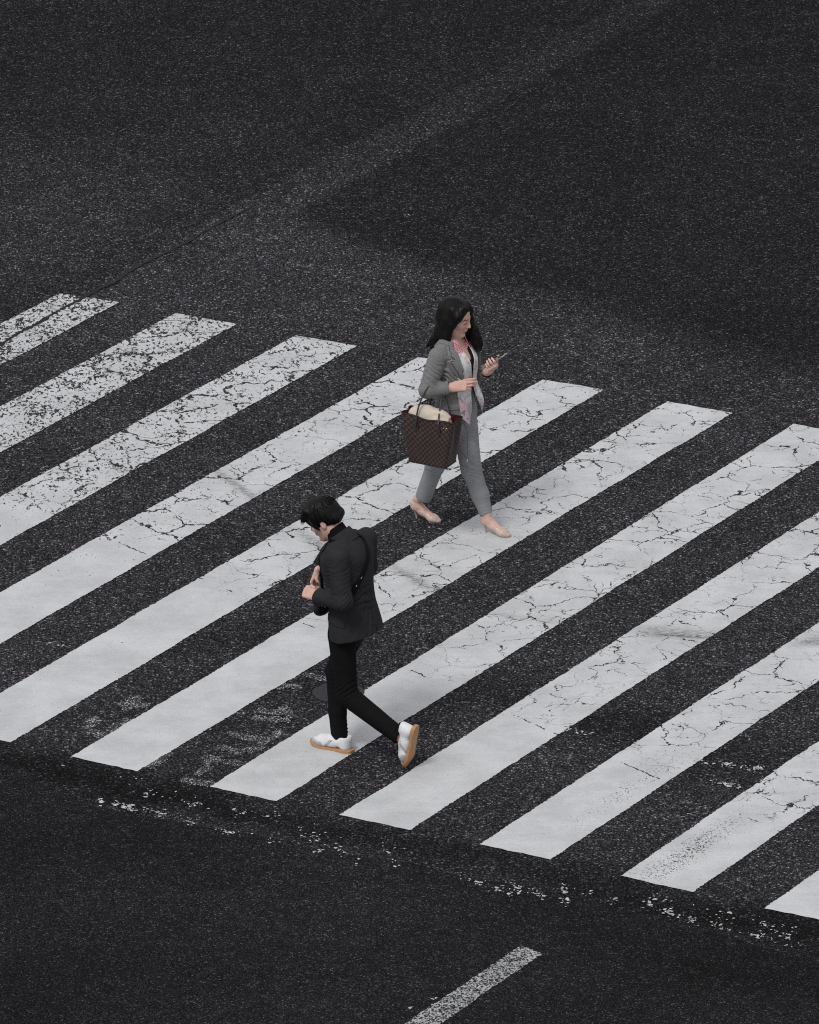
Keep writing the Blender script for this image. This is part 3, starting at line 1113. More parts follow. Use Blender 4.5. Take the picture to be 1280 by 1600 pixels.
# legs
F.add(Cone((0, .08, .80), (.095, .04, .40), .070, .046), .02).add(Cone((.095, .04, .40), (.218, .014, .135), .046, .027), .02)
F.add(Cone((0, -.08, .80), (-.125, -.035, .41), .070, .046), .02).add(Cone((-.125, -.035, .41), (-.262, .008, .150), .046, .028), .02)
for dx, dy in ((0, 0), FOOT2[:2]):
    q = lambda a, l, u: (a + dx, l + dy, u)
    F.add(Cone(q(.214, .012, .14), q(.222, .012, .100), .027, .027), .02)
    F.add(Cone(q(.222, .012, .100), q(.318, .012, .036), .028, .022, (0, 0, 1), .9), .02)
    F.add(Cone(q(.205, .012, .092), q(.25, .012, .066), .025, .022), .015)
    F.add(Cone(q(.30, .012, .034), q(.37, .012, .020), .026, .012, (0, 0, 1), .6), .015)
# arms and hands
F.add(Cone((-.045, -.15, 1.22), (-.08, -.25, 1.01), .038, .033), .02).add(Cone((-.08, -.25, 1.01), (.040, -.170, 1.024), .036, .026), .02)
F.add(Cone((-.04, .15, 1.22), (.0, .24, .96), .038, .033), .02).add(Cone((.0, .24, .96), (.19, .095, 1.075), .034, .024), .02)
add_hand(F, (.055, -.160, 1.026), (.125, .075, .028), (.25, -.85, .42), 1, 1.0,
         ((14, 18, 12), (20, 22, 14), (26, 24, 16), (34, 28, 16)), spread=-1.5, fore=(.01, -.187, 1.02))
# left hand round the phone
PH_C, PH_P, PH_N = np.array((.256, .060, 1.170)), np.array((.777, 0, .629)), np.array((-.629, 0, .777))
PL = np.array((0., 1., 0.))
hz = -PH_N
hx = .45 * PH_P - .89 * PL
wr = PH_C - .060 * PH_P + .030 * PL + .026 * hz
th = [wr + .008 * PH_P + .012 * PL, PH_C - .035 * PH_P + .048 * PL + .006 * hz, PH_C + .0 * PH_P + .047 * PL - .010 * hz, PH_C + .020 * PH_P + .020 * PL - .017 * hz]
add_hand(F, wr, hx, hz, -1 if np.cross(hz, hx) @ PH_P < 0 else 1, .92, ((50, 62, 45), (55, 66, 40), (60, 66, 36), (62, 60, 36)), thumb=th, spread=7, fore=(.17, .105, 1.06))
wb = finish(F, 'body', mat_skin, W)
vcolor(wb.data, lambda x, y, z: head_tint(WH, (.66, .41, .34), (.46, .17, .15), (.58, .29, .24), x, y, z))

# ---- blazer
heather = NT('grey_heather_wool')
_co = heather.coord()
_f1, _ = heather.noise(_co, 420, 2, 0.7)
_f2, _ = heather.noise(heather.mapping(_co, scale=(1, 1, 2.5)), 160, 3, 0.7)
_f3, _ = heather.noise(_co, 11, 3)
_k = heather.math('ADD', heather.step(_f1, .25, .75, .10, .25), heather.step(_f2, .3, .7, -.04, .045))
_k = heather.math('ADD', _k, heather.step(_f3, .3, .7, -.008, .010))
_c = heather.n('CombineColor')
for i_, v_ in enumerate((1.02, 1.0, 1.0)):
    heather.put(_c.inputs[i_], heather.math('MULTIPLY', _k, v_))
mat_blazer = heather.set(color=_c.outputs[0], rough=.95, spec=.15, sheen=.1, normal=heather.bump(_f1, .0006))

BL_ROWS = [(.74, -.004, 0, .118, .182), (.80, -.004, 0, .117, .180), (.88, -.004, 0, .110, .168), (.96, -.004, 0, .108, .150), (1.03, .0, 0, .114, .150), (1.10, .006, 0, .131, .158),
           (1.15, .006, 0, .134, .164), (1.20, -.006, 0, .119, .166), (1.25, -.022, 0, .096, .150), (1.285, -.028, 0, .066, .105), (1.315, -.03, 0, .057, .070)]
J = Field((-.2, -.35, .70), (.26, .32, 1.36), .0035)
J.add(Stack(BL_ROWS), .01)
for q in (-1, 1):
    J.add(Cone((-.03, q * .075, 1.262), (-.043, q * .150, 1.220), .042, .056), .03)
def clip_end(f, a, d, rad=.07):
    """square off a sleeve or trouser end at point a, facing d"""
    a, d = v3(a), v3(d) / np.linalg.norm(d)
    f.apply(lambda q, x, y, z: np.maximum(q, (x - a[0]) * d[0] + (y - a[1]) * d[1] + (z - a[2]) * d[2]), a - rad, a + rad)


for arm, cuff_in, ring in ((((-.045, -.158, 1.215), (-.080, -.250, 1.012), (.036, -.176, 1.024)), (.005, -.195, 1.020), .033),
                           (((-.042, .158, 1.215), (.0, .240, .96), (.170, .110, 1.058)), (.13, .14, 1.03), .034)):
    A_ = Field((-.2, -.35, .70), (.26, .32, 1.36), .0035)
    tip_ = v3(arm[2]) - v3(cuff_in)
    tip_ /= np.linalg.norm(tip_)
    A_.add(Cone(arm[0], arm[1], .061, .050), .01)
    A_.add(Cone(arm[1], v3(arm[2]) + tip_ * .03, .050, .041), .02)
    clip_end(A_, arm[2], tip_)
    A_.cut(Cone(v3(arm[2]) + tip_ * .02, cuff_in, ring, ring * .9), .0)
    J.d = smin(J.d, A_.d, .008)
J.disp(folds((-.055, -.20, 1.12), (.45, .1, 1), .0055, .050, .11, 1.0, 1.2))
J.disp(folds((-.065, -.235, 1.03), (.65, .4, .7), .0080, .034, .070, 2.0, 1.0))
J.disp(folds((.0, -.21, 1.02), (1, .5, .3), .0045, .034, .05, 4.0, 1.0))
J.disp(folds((.03, -.11, 1.10), (.55, .4, .7), .0075, .060, .10, 5.0, 1.0))
J.disp(folds((-.06, -.10, .95), (.2, .1, 1), .0055, .06, .13, 6.0, 1.0))
J.disp(folds((.0, .20, 1.0), (.3, .2, 1), .0045, .035, .12, 7.0))
J.disp(drape(.004, 9, 9, 5, 3.0))
# openings: neck, front, cuffs, hem
OPEN_R = [(-.075, 1.36), (-.092, 1.285), (-.118, 1.20), (-.118, 1.12), (-.100, 1.06), (-.086, .98), (-.092, .90), (-.104, .85), (-.112, .82), (-.115, .78), (-.115, .70)]
OPEN = [(-a, b) for a, b in OPEN_R][::-1]
poly = OPEN_R + OPEN


def cut_front(d, x, y, z):
    c = np.maximum(poly_sd(poly, y, z), -(x - .015))
    return np.maximum(d, -c)


J.apply(cut_front)
J.cut(Cone((-.022, 0, 1.27), (-.005, 0, 1.40), .058, .075), .006)
J.apply(lambda f, x, y, z: np.maximum(f, (.800 + .012 * np.sin(y * 9) - .05 * np.maximum(-x, 0)) - z))
LAP_R = [(-.094, 1.288), (-.119, 1.20), (-.119, 1.12), (-.101, 1.058), (-.132, 1.09), (-.154, 1.150), (-.163, 1.198), (-.142, 1.206), (-.150, 1.232), (-.132, 1.262), (-.114, 1.290)]
lap_l = [(-a, b) for a, b in LAP_R]
base_J = J.copy()
for pl_ in (LAP_R, lap_l):      # the blazer is pressed in a little along the lapel edge
    J.apply(lambda f, x, y, z: f + .008 * np.exp(-((poly_sd(pl_, y, z) - .003) / .0045) ** 2) * (x > -.01) * (np.abs(f) < .02), (-.03, -.17, 1.02), (.2, .17, 1.32))
for px_, in ((.035,),):         # pocket and side seam
    J.apply(lambda f, x, y, z: f + .003 * np.exp(-((x - (-.01 + .1 * (z - .9))) / .003) ** 2) * (z < 1.08) * (y < -.08), (-.06, -.2, .78), (.06, -.05, 1.1))
finish(J, 'blazer', mat_blazer, W, label='grey heather blazer worn open with the sleeves bent')


def surface_part(base, name, mat, parent, thick, fn, lo, hi, label=None):
    """a panel lying on a garment: its surface raised by thick inside fn(x, y, z) < 0"""
    f = object.__new__(Field)
    sl, g = base.sl(lo, hi, 0)
    f.h, f.ax = base.h, [base.ax[i][sl[i]] for i in range(3)]
    f.lo = v3([f.ax[i][0] for i in range(3)])
    f.n = np.array([len(q) for q in f.ax])
    d = base.d[sl]
    f.d = np.maximum(np.maximum(d - thick, -(d + .009)), fn(*g)).astype(np.float32)
    return finish(f, name, mat, parent, label=label)


surface_part(base_J, 'lapel', mat_blazer, W, .011, lambda x, y, z: np.maximum(poly_sd(LAP_R, y, z), -(x + .005)), (-.03, -.17, 1.03), (.2, -.02, 1.3))
surface_part(base_J, 'lapel', mat_blazer, W, .011, lambda x, y, z: np.maximum(poly_sd(lap_l, y, z), -(x + .005)), (-.03, .02, 1.03), (.2, .17, 1.3))
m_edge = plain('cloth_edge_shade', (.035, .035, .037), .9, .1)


def edge_line(base, pts, r, mat, parent, off=.010, name='lapel_edge_shade', closed=False, x0=.25):  # thin dark tube standing in for the shadow along a lapel edge
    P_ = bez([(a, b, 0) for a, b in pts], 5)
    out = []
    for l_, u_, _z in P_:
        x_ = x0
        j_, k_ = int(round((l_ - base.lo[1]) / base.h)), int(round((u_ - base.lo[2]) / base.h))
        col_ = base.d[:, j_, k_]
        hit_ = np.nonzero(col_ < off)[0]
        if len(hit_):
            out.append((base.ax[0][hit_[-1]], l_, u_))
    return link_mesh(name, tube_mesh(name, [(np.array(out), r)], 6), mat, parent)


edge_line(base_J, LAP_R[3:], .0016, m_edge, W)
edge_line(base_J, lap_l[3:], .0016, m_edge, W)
surface_part(base_J, 'collar', mat_blazer, W, .008, lambda x, y, z: np.maximum(np.abs(z - (1.27 + .25 * -x)) - .032, (x - .03)), (-.13, -.12, 1.2), (.05, .12, 1.36))
surface_part(base_J, 'pocket_flap', mat_blazer, W, .005, lambda x, y, z: np.maximum(np.maximum(np.abs(z - .885) - .018, np.abs(x - .035) - .055), y + .05), (-.05, -.22, .85), (.12, -.05, .92))

# ---- black top under the scarf
mat_black_top = fabric('black_knit', (.008, .008, .009), .2, 400)
T = Field((-.12, -.16, .74), (.15, .16, 1.27), .004)
T.add(Stack([(.76, 0, 0, .098, .155), (.90, 0, 0, .092, .142), (.98, 0, 0, .084, .125), (1.08, .006, 0, .096, .135), (1.15, .008, 0, .102, .145), (1.20, -.002, 0, .090, .14), (1.235, -.01, 0, .074, .12)]), .01)
T.cut(Cone((.085, .0, 1.195), (.06, .0, 1.30), .034, .06), .01)
finish(T, 'top', mat_black_top, W)

# ---- long printed scarf
sc = NT('printed_scarf')
_co = sc.coord()
_sep = sc.n('SeparateXYZ')
sc.put(_sep.inputs[0], _co)
_, _wn = sc.noise(_co, 9, 2)
_n1, _ = sc.noise(_co, 13, 3, .6)
_n2, _ = sc.noise(sc.mapping(_co, loc=(5, 2, 1)), 26, 2, .6)
_col = sc.mix(sc.step(_n1, .50, .60, 0, .75), (.70, .70, .72), (.56, .36, .38))
_col = sc.mix(sc.step(_n2, .64, .68, 0, .8), _col, (.16, .15, .18))
_vb = sc.voro(_co, 24, 'DISTANCE_TO_EDGE').outputs['Distance']
_col = sc.mix(sc.math('MULTIPLY', sc.math('LESS_THAN', _vb, .03), sc.step(_n1, .45, .5, 0, .6)), _col, (.22, .18, .21))
_col = sc.mix(sc.step(_sep.outputs[2], .93, .84, 0, .85), _col, sc.mix(sc.step(_n2, .60, .63, 0, .8), (.50, .37, .42), (.13, .12, .15)))
# red and white check at the neck
_ck = sc.n('TexChecker')
sc.put(_ck.inputs[0], sc.mapping(_co, rot=(.4, .7, .3)))
_ck.inputs['Scale'].default_value = 110
_chk = sc.mix(_ck.outputs['Fac'], (.62, .42, .45), (.52, .10, .14))
_col = sc.mix(sc.step(_sep.outputs[2], 1.222, 1.236), _col, _chk)
mat_scarf = sc.set(color=_col, rough=.75, spec=.25)

S = Field((-.13, -.16, .70), (.20, .18, 1.36), .0025)
SROW = [(.70, .0, 0, .120, .175), (.80, .0, 0, .119, .165), (.92, .0, 0, .115, .160), (1.02, .0, 0, .113, .155), (1.10, .006, 0, .117, .155), (1.16, .006, 0, .115, .15), (1.21, -.002, 0, .098, .14), (1.25, -.016, 0, .079, .12), (1.29, -.02, 0, .071, .085), (1.33, -.02, 0, .066, .07)]
st = Stack(SROW)
SN = [(-.075, 1.32), (-.115, 1.24), (-.128, 1.12), (-.122, 1.0), (-.118, .90), (-.112, .81), (-.072, .750), (-.050, .765), (-.022, .83), (-.018, .95), (-.014, 1.05), (-.030, 1.15), (-.040, 1.24), (-.048, 1.30)]
SF = [(.060, 1.32), (.048, 1.24), (.026, 1.15), (.008, 1.05), (.006, .95), (.018, .86), (.046, .815), (.080, .86), (.105, .92), (.112, 1.02), (.108, 1.12), (.110, 1.24), (.085, 1.31)]


def scarf_panel(pl, flare, name, lo, hi):
    f = Field(lo, hi, .0025)
    g = (f.ax[0][:, None, None], f.ax[1][None, :, None], f.ax[2][None, None, :])
    wob = .006 * np.sin(g[1] * 75 + g[2] * 5) * sstep(1.22 - g[2], 0, .15) + .004 * vnoise(g[0] * 0 + 2, g[1] * 22, g[2] * 12)
    x2 = g[0] - flare * sstep(1.04 - g[2], 0, .22)
    d = st(x2, g[1], g[2]) + wob
    f.d = np.maximum(np.maximum(np.abs(d + .001) - .0035, poly_sd(pl, g[1], g[2])), -(g[0] - .0)).astype(np.float32)
    return finish(f, name, mat_scarf, W)


scarf_panel(SN, .012, 'scarf', (.0, -.15, .73), (.2, .01, 1.34))['label'] = 'near end of the white and pink printed scarf, hanging to a point'
scarf_panel(SF, .050, 'scarf', (.0, -.02, .79), (.24, .14, 1.34))['label'] = 'far end of the printed scarf with a pink tip'
N_ = Field((-.12, -.12, 1.18), (.1, .12, 1.36), .003)
loop = bez([(.045, -.052, 1.235), (.0, -.075, 1.262), (-.05, -.066, 1.292), (-.085, 0, 1.305), (-.05, .066, 1.292), (.0, .075, 1.262), (.045, .052, 1.235)], 8)
for a, b in zip(loop[:-1], loop[1:]):
    N_.add(Cone(a, b, .021, .021, (a - np.array((-.02, 0, a[2]))) + 1e-4, .6), .006)
N_.disp(lambda x, y, z: .003 * np.sin(z * 420 + 3 * vnoise(x * 20, y * 20, z * 20)))
finish(N_, 'scarf_neck', mat_scarf, W, label='pink and white checked part of the scarf round the neck')

# ---- trousers
mat_trousers = fabric('grey_trouser_cloth', (.26, .268, .280), .13, 450, big=.05)
P = Field((-.34, -.2, .10), (.30, .2, .97), .0035)
P.add(Stack([(.64, .0, 0, .02, .05), (.70, 0, 0, .075, .130), (.78, 0, 0, .106, .166), (.88, 0, 0, .098, .150), (.95, 0, 0, .088, .132)]), .02)
P.add(Cone((.0, .082, .77), (.092, .040, .405), .092, .064), .03).add(Cone((.092, .040, .405), (.160, .028, .25), .064, .057), .02).add(Cone((.160, .028, .25), (.214, .018, .122), .057, .042), .02)
P.add(Cone((.0, -.082, .77), (-.128, -.036, .42), .090, .062), .03).add(Cone((-.128, -.036, .42), (-.240, .004, .150), .060, .053), .02)
P.disp(folds((.085, .02, .42), (.25, .35, 1), .0070, .060, .11, 1.0, 1.3))
P.disp(folds((.03, .02, .56), (.35, .2, 1), .0050, .055, .13, 2.2, 1.3))
P.disp(folds((.17, .02, .23), (.2, .1, 1), .0028, .05, .10, 3.2, 1.3))
P.disp(folds((-.12, -.05, .45), (.3, .3, 1), .0040, .07, .10, 4.0, 1.3))
P.disp(drape(.003, 14, 14, 6, 8.0))


def hem(F, a, b, r, lift=0):
    a, b = v3(a), v3(b)
    d = (a - b) / np.linalg.norm(a - b)
    F.apply(lambda f, x, y, z: np.maximum(f, (x - a[0]) * d[0] + (y - a[1]) * d[1] + (z - a[2]) * d[2]), a - .09, a + .09)
    F.cut(Cone(a + d * .02, a - d * .035, r, r), .0)


hem(P, (.208, .0185, .130), (.150, .03, .265), .037)
hem(P, (-.232, .002, .165), (-.190, -.012, .270), .047)
finish(P, 'trousers', mat_trousers, W, label='grey cropped tailored trousers')

# ---- court shoes
mat_shoe = plain('nude_leather', (.54, .41, .35), .35, .5, var=.04)
mat_shoe_heel = plain('heel_leather', (.46, .35, .30), .4, .5)
S1 = Field((.14, -.05, -.01), (.43, .075, .16), .0022)
q0 = .012
S1.add(Cone((.366, q0, .018), (.332, q0, .027), .021, .037, (0, 0, 1), .62), .012)
S1.add(Cone((.335, q0, .026), (.262, q0, .058), .035, .0275, (0, 0, 1), .80), .02)
S1.add(Cone((.262, q0, .058), (.207, q0, .088), .027, .030), .02)
S1.add(Cone((.205, q0, .088), (.199, q0, .112), .030, .029), .015)
S1.cut(Cone((.318, q0, .062), (.262, q0, .102), .022, .030, (0, 1, 0), .9), .004)
S1.cut(Cone((.262, q0, .102), (.220, q0, .135), .030, .027), .004)
S1.cut(Cone((.240, q0, .085), (.215, q0, .125), .0235, .0255), .002)
S1.apply(lambda f, x, y, z: np.maximum(f, .004 - z))
S1.apply(lambda f, x, y, z: np.maximum(f, z - (.118 - .2 * np.maximum(x - .21, 0))))
for n_, off in enumerate(((0, 0, 0), FOOT2)):
    if n_ == 0:
        shoe = finish(S1, 'shoe', mat_shoe, W)
        hl = Field((.16, -.03, -.005), (.27, .05, .10), .002)
        hl.add(Cone((.203, q0, .070), (.207, q0, .048), .0215, .0085), .01).add(Cone((.207, q0, .048), (.213, q0, .006), .0085, .0052), .01)
        hl.apply(lambda f, x, y, z: np.maximum(f, .001 - z))
        heel = finish(hl, 'heel', mat_shoe_heel, shoe)
        so = Field((.16, -.04, -.006), (.42, .065, .09), .0022)
        so.add(Cone((.378, q0, .004), (.330, q0, .003), .012, .030, (0, 0, 1), .12), .006)
        so.add(Cone((.330, q0, .005), (.262, q0, .034), .026, .018, (.4, 0, 1), .15), .006)
        so.apply(lambda f, x, y, z: np.maximum(f, .0005 - z))
        sole = finish(so, 'sole', mat_shoe_heel, shoe)
    else:
        s2 = shoe.copy()
        COL.objects.link(s2)
        s2.location = off
        for ch in (heel, sole):
            c2 = ch.copy()
            COL.objects.link(c2)
            c2.parent = s2

# ---- long dark hair
Hf = Field((-.28, -.16, 1.10), (.20, .17, 1.64), .003)
Hf.add(WH.ell((-.012, 0, .038), (.096, .081, .088)), .02)
Hf.add(WH.ell((-.040, 0, .02), (.072, .080, .085)), .03)
near = [(WH(.048, -.048, .098), .016), (WH(.040, -.076, .045), .022), (WH(.016, -.082, -.02), .022), (WH(.008, -.080, -.08), .020), (WH(.030, -.070, -.140), .010)]
near2 = [(WH(-.005, -.066, .07), .030), (WH(-.022, -.074, .0), .028), (WH(-.030, -.066, -.07), .020), (np.array((-.050, -.070, 1.31)), .014), (np.array((-.06, -.074, 1.285)), .008)]
back = [(WH(-.062, -.01, .05), .042), (WH(-.066, -.01, -.03), .046), (np.array((-.090, -.010, 1.34)), .044), (np.array((-.120, -.015, 1.27)), .036), (np.array((-.150, -.02, 1.215)), .022)]
back2 = [(WH(-.065, .03, .05), .045), (WH(-.078, .035, -.03), .048), (np.array((-.095, .040, 1.33)), .040), (np.array((-.115, .045, 1.25)), .026)]
back3 = [(WH(-.045, -.040, .04), .034), (WH(-.050, -.046, -.03), .034), (np.array((-.078, -.050, 1.34)), .028), (np.array((-.120, -.058, 1.29)), .020), (np.array((-.165, -.07, 1.240)), .010)]
far = [(WH(.034, .044, .095), .012), (WH(.050, .070, .04), .020), (WH(.056, .084, -.02), .026), (np.array((.078, .088, 1.34)), .027), (np.array((.094, .090, 1.29)), .028), (np.array((.100, .092, 1.245)), .020), (np.array((.088, .09, 1.215)), .010)]
far2 = [(WH(.0, .070, .06), .032), (WH(.0, .078, -.02), .030), (np.array((.02, .092, 1.33)), .028), (np.array((.04, .10, 1.27)), .020)]
for ch in (near, near2, back, back2, back3, far, far2):
    for (a, r1), (b, r2) in zip(ch[:-1], ch[1:]):
        Hf.add(Cone(a, b, r1, r2), .032)
# keep the face clear
Hf.cut(Ell(WH(.078, -.002, -.022), [.052, .072, .094], WH.R @ np.array(Matrix.Rotation(-.12, 3, 'Y'))), .006)
Hf.cut(WH.ell((.098, -.006, .045), (.030, .042, .040)), .01)


def comb(x, y, z):
    """strand relief that runs down the hair"""
    p = WH.inv(x, y, z)
    an = np.arctan2(p[1] + .012, p[0] + .02) * 14
    return .0012 * vnoise(an * 3.3, p[2] * 4, p[2] * 0 + 1) + .0010 * vnoise(an * 6, p[2] * 9, p[2] * 0 + 7)


Hf.disp(comb)
hair = finish(Hf, 'hair', mat_hair, W, label='long black hair parted on top, falling behind the back and over the far shoulder')
sg = strands([near, near2, back, back2, back3, far2], 110, 5, wave=.003)
st_o = link_mesh('hair_strands', tube_mesh('hair_strands', sg, 4), mat_hair, hair)
st_o['kind'] = 'stuff'
tip = [(far[2][0], .026), far[3], (far[4][0], .034), (far[5][0] + (.010, 0, 0), .032), (far[6][0] + (.022, 0, -.015), .022)]
st_o = link_mesh('hair_curls', tube_mesh('hair_curls', strands([tip], 260, 9, wave=.008, r=.0014), 4), mat_hair_tip, hair)
st_o['kind'] = 'stuff'
# parting
pt = [WH(-.005, -.012, .1265), WH(.015, -.014, .1235), WH(.035, -.014, .1175), WH(.052, -.012, .105)]
link_mesh('parting', tube_mesh('parting', [(bez(pt, 6), .0014)], 6), plain('scalp', (.045, .035, .032), .7), hair)

# ------------------------------------------------------------------ her phone
ph = empty('smartphone', (0, 0, 0))
tag(ph, 'thin silver edged smartphone held up in the woman\'s far hand', 'phone')
Rz = Matrix.Rotation(math.radians(-27.5), 4, 'Z')
M_ = Matrix.Identity(4)
for i_, v_ in enumerate((PH_P, PL, PH_N)):
    for r_ in range(3):
        M_[r_][i_] = v_[r_]
M_.translation = Vector(PH_C)
ph.matrix_world = Matrix.Translation((0.294, -0.272, 0)) @ Rz @ M_


def rounded_slab(name, L, Wd, T_, rad, mat, parent, z=0.0, bev=.0015):
    pts = []
    for cx, cy, a0 in ((L - rad, Wd - rad, 0), (-(L - rad), Wd - rad, 90), (-(L - rad), -(Wd - rad), 180), (L - rad, -(Wd - rad), 270)):
        for k in range(7):
            a = math.radians(a0 + k * 15)
            pts.append((cx + rad * math.cos(a), cy + rad * math.sin(a)))
    n = len(pts)
    V = []
    for (zz, s_) in ((-T_, bev), (-T_ + bev, 0), (T_ - bev, 0), (T_, bev)):
        V += [(x * (1 - s_ / L), y * (1 - s_ / Wd), z + zz) for x, y in pts]
    Fc = [(r * n + i, r * n + (i + 1) % n, (r + 1) * n + (i + 1) % n, (r + 1) * n + i) for r in range(3) for i in range(n)]
    me = bpy.data.meshes.new(name)
    me.from_pydata(V, [], Fc + [tuple(range(n))[::-1], tuple(range(3 * n, 4 * n))])
    return link_mesh(name, me, mat, parent, smooth=False)


rounded_slab('phone_body', .080, .0385, .0045, .010, plain('phone_metal', (.42, .40, .37), .3, .5, metal=.6), ph)
rounded_slab('screen', .076, .0355, .0008, .007, plain('phone_glass', (.02, .02, .025), .08, .6), ph, z=.0053, bev=.0004)
rounded_slab('back_cover', .077, .0365, .0006, .008, plain('phone_back', (.015, .015, .017), .3, .5), ph, z=-.0053, bev=.0004)
# ------------------------------------------------------------------ her tote bag, hung on the near forearm
bag = empty('tote_bag', (0, 0, 0))
tag(bag, 'large brown checked tote bag hanging from the woman\'s bent near arm', 'handbag')
BAGM = Matrix.Translation((0.294, -0.272, 0)) @ Matrix.Rotation(math.radians(-27.5), 4, 'Z')
bag.matrix_world = BAGM @ Matrix.Translation((0, -.29, .555))
# frame: x along the bag, y away from the camera side, z up; bottom at z = 0

bm_ = NT('brown_checked_canvas')
_uv = bm_.n('UVMap', uv_map='UVMap').outputs[0]
_ck = bm_.n('TexChecker')
bm_.put(_ck.inputs[0], _uv)
_ck.inputs['Scale'].default_value = 1.0
_nn, _ = bm_.noise(bm_.coord(), 300, 2)
_n2, _ = bm_.noise(bm_.coord(), 9, 3)
_c = bm_.mix(_ck.outputs['Fac'], (.064, .038, .034), (.021, .0145, .0145))
_sc2 = bm_.n('VectorMath', operation='SCALE')
bm_.put(_sc2.inputs[0], _c)
bm_.put(_sc2.inputs['Scale'], bm_.math('ADD', bm_.step(_nn, .3, .7, .8, 1.2), bm_.step(_n2, .3, .7, -.12, .12)))
mat_canvas = bm_.set(color=_sc2.outputs[0], rough=.5, spec=.35, normal=bm_.bump(_nn, .0004))
mat_trim = plain('dark_brown_leather', (.020, .012, .010), .5, .4)
mat_strap = plain('dark_strap_leather', (.030, .025, .025), .45, .45)
mat_lining = fabric('red_lining', (.075, .010, .018), .15, 300)
mat_brass = plain('pale_metal', (.62, .56, .42), .25, .6, metal=.9)


def bag_half(z, side):
    """half length and half depth of the wall at height z (0..0.315)"""
    q = z / .315
    return .135 + .054 * q ** 1.1, .078 + .006 * math.sin(q * 3) - .010 * q


def bag_ring(z, n=96, inset=0.0):
    hx_, hy_ = bag_half(z, 0)
    hx_, hy_ = hx_ - inset, hy_ - inset
    pts = []
    r = .018 if z > .01 else .012
    # rounded rectangle, constant count per edge for tidy quads
    segs = ((30, (-hx_ + r, -hy_), (hx_ - r, -hy_)), (4, 'c', (hx_ - r, -hy_ + r, -90)), (14, (hx_, -hy_ + r), (hx_, hy_ - r)), (4, 'c', (hx_ - r, hy_ - r, 0)),
            (30, (hx_ - r, hy_), (-hx_ + r, hy_)), (4, 'c', (-hx_ + r, hy_ - r, 90)), (14, (-hx_, hy_ - r), (-hx_, -hy_ + r)), (4, 'c', (-hx_ + r, -hy_ + r, 180)))
    for k, a, b in segs:
        for i in range(k):
            t = i / k
            if a == 'c':
                an = math.radians(b[2] + 90 * t)
                pts.append((b[0] + r * math.cos(an), b[1] + r * math.sin(an)))
            else:
                pts.append((a[0] + (b[0] - a[0]) * t, a[1] + (b[1] - a[1]) * t))
    out = []
    q = z / .315
    for x, y in pts:
        # walls sag between the corners, gussets fold inwards, the rim dips in the middle
        sag = .006 * math.sin(x * 30 + z * 14) * q + .004 * math.sin(x * 11 + 2)
        if abs(x) > hx_ - r:
            x *= 1 - .10 * math.exp(-(y / .03) ** 2) * q
        y += sag * (1 if y < 0 else .6)
        zz = z + (.008 * (abs(x) / hx_) ** 3 - .010 * math.exp(-((x + .02) / .07) ** 2)) * q ** 3 - .012 * q * (x / hx_) * .4
        out.append((x - .018 + .0, y, zz))
    return out


NZ = 26
rings = [bag_ring(.315 * k / NZ) for k in range(NZ + 1)]
n = len(rings[0])
V = [p for r in rings for p in r]
Fq = [(k * n + i, k * n + (i + 1) % n, (k + 1) * n + (i + 1) % n, (k + 1) * n + i) for k in range(NZ) for i in range(n)]
me = bpy.data.meshes.new('canvas_shell')
me.from_pydata(V, [], Fq + [tuple(range(n))[::-1]])
uvl = me.uv_layers.new(name='UVMap')
cum = [0.0]
mid = rings[NZ // 2]
for i in range(n):
    a, b = mid[i], mid[(i + 1) % n]
    cum.append(cum[-1] + math.hypot(a[0] - b[0], a[1] - b[1]))
CH = .0172
li = 0
for k in range(NZ):
    for i in range(n):
        for (kk, ii) in ((k, i), (k, i + 1), (k + 1, i + 1), (k + 1, i)):
            uvl.data[li].uv = (cum[ii] / CH + 100.0, .315 * kk / NZ / CH + 100.0)
            li += 1
shell = link_mesh('canvas_shell', me, mat_canvas, bag)
# inside lining
ri = [bag_ring(.315 * k / 8 + .004, inset=.004) for k in range(9)]
V = [p for r in ri for p in r]
me = bpy.data.meshes.new('lining')
me.from_pydata(V, [], [(k * n + i, (k + 1) * n + i, (k + 1) * n + (i + 1) % n, k * n + (i + 1) % n) for k in range(8) for i in range(n)] + [tuple(range(n))])
link_mesh('lining', me, mat_lining, bag)
# leather rim and base piping
top = rings[-1]
link_mesh('rim', tube_mesh('rim', [([(*p[:2], p[2] - .002) for p in top] + [(*top[0][:2], top[0][2] - .002)], .0042)], 6), mat_trim, bag)
bot = rings[0]
link_mesh('base_piping', tube_mesh('base_piping', [([(*p[:2], p[2] + .003) for p in bot] + [(*bot[0][:2], bot[0][2] + .003)], .0032)], 6), mat_trim, bag)


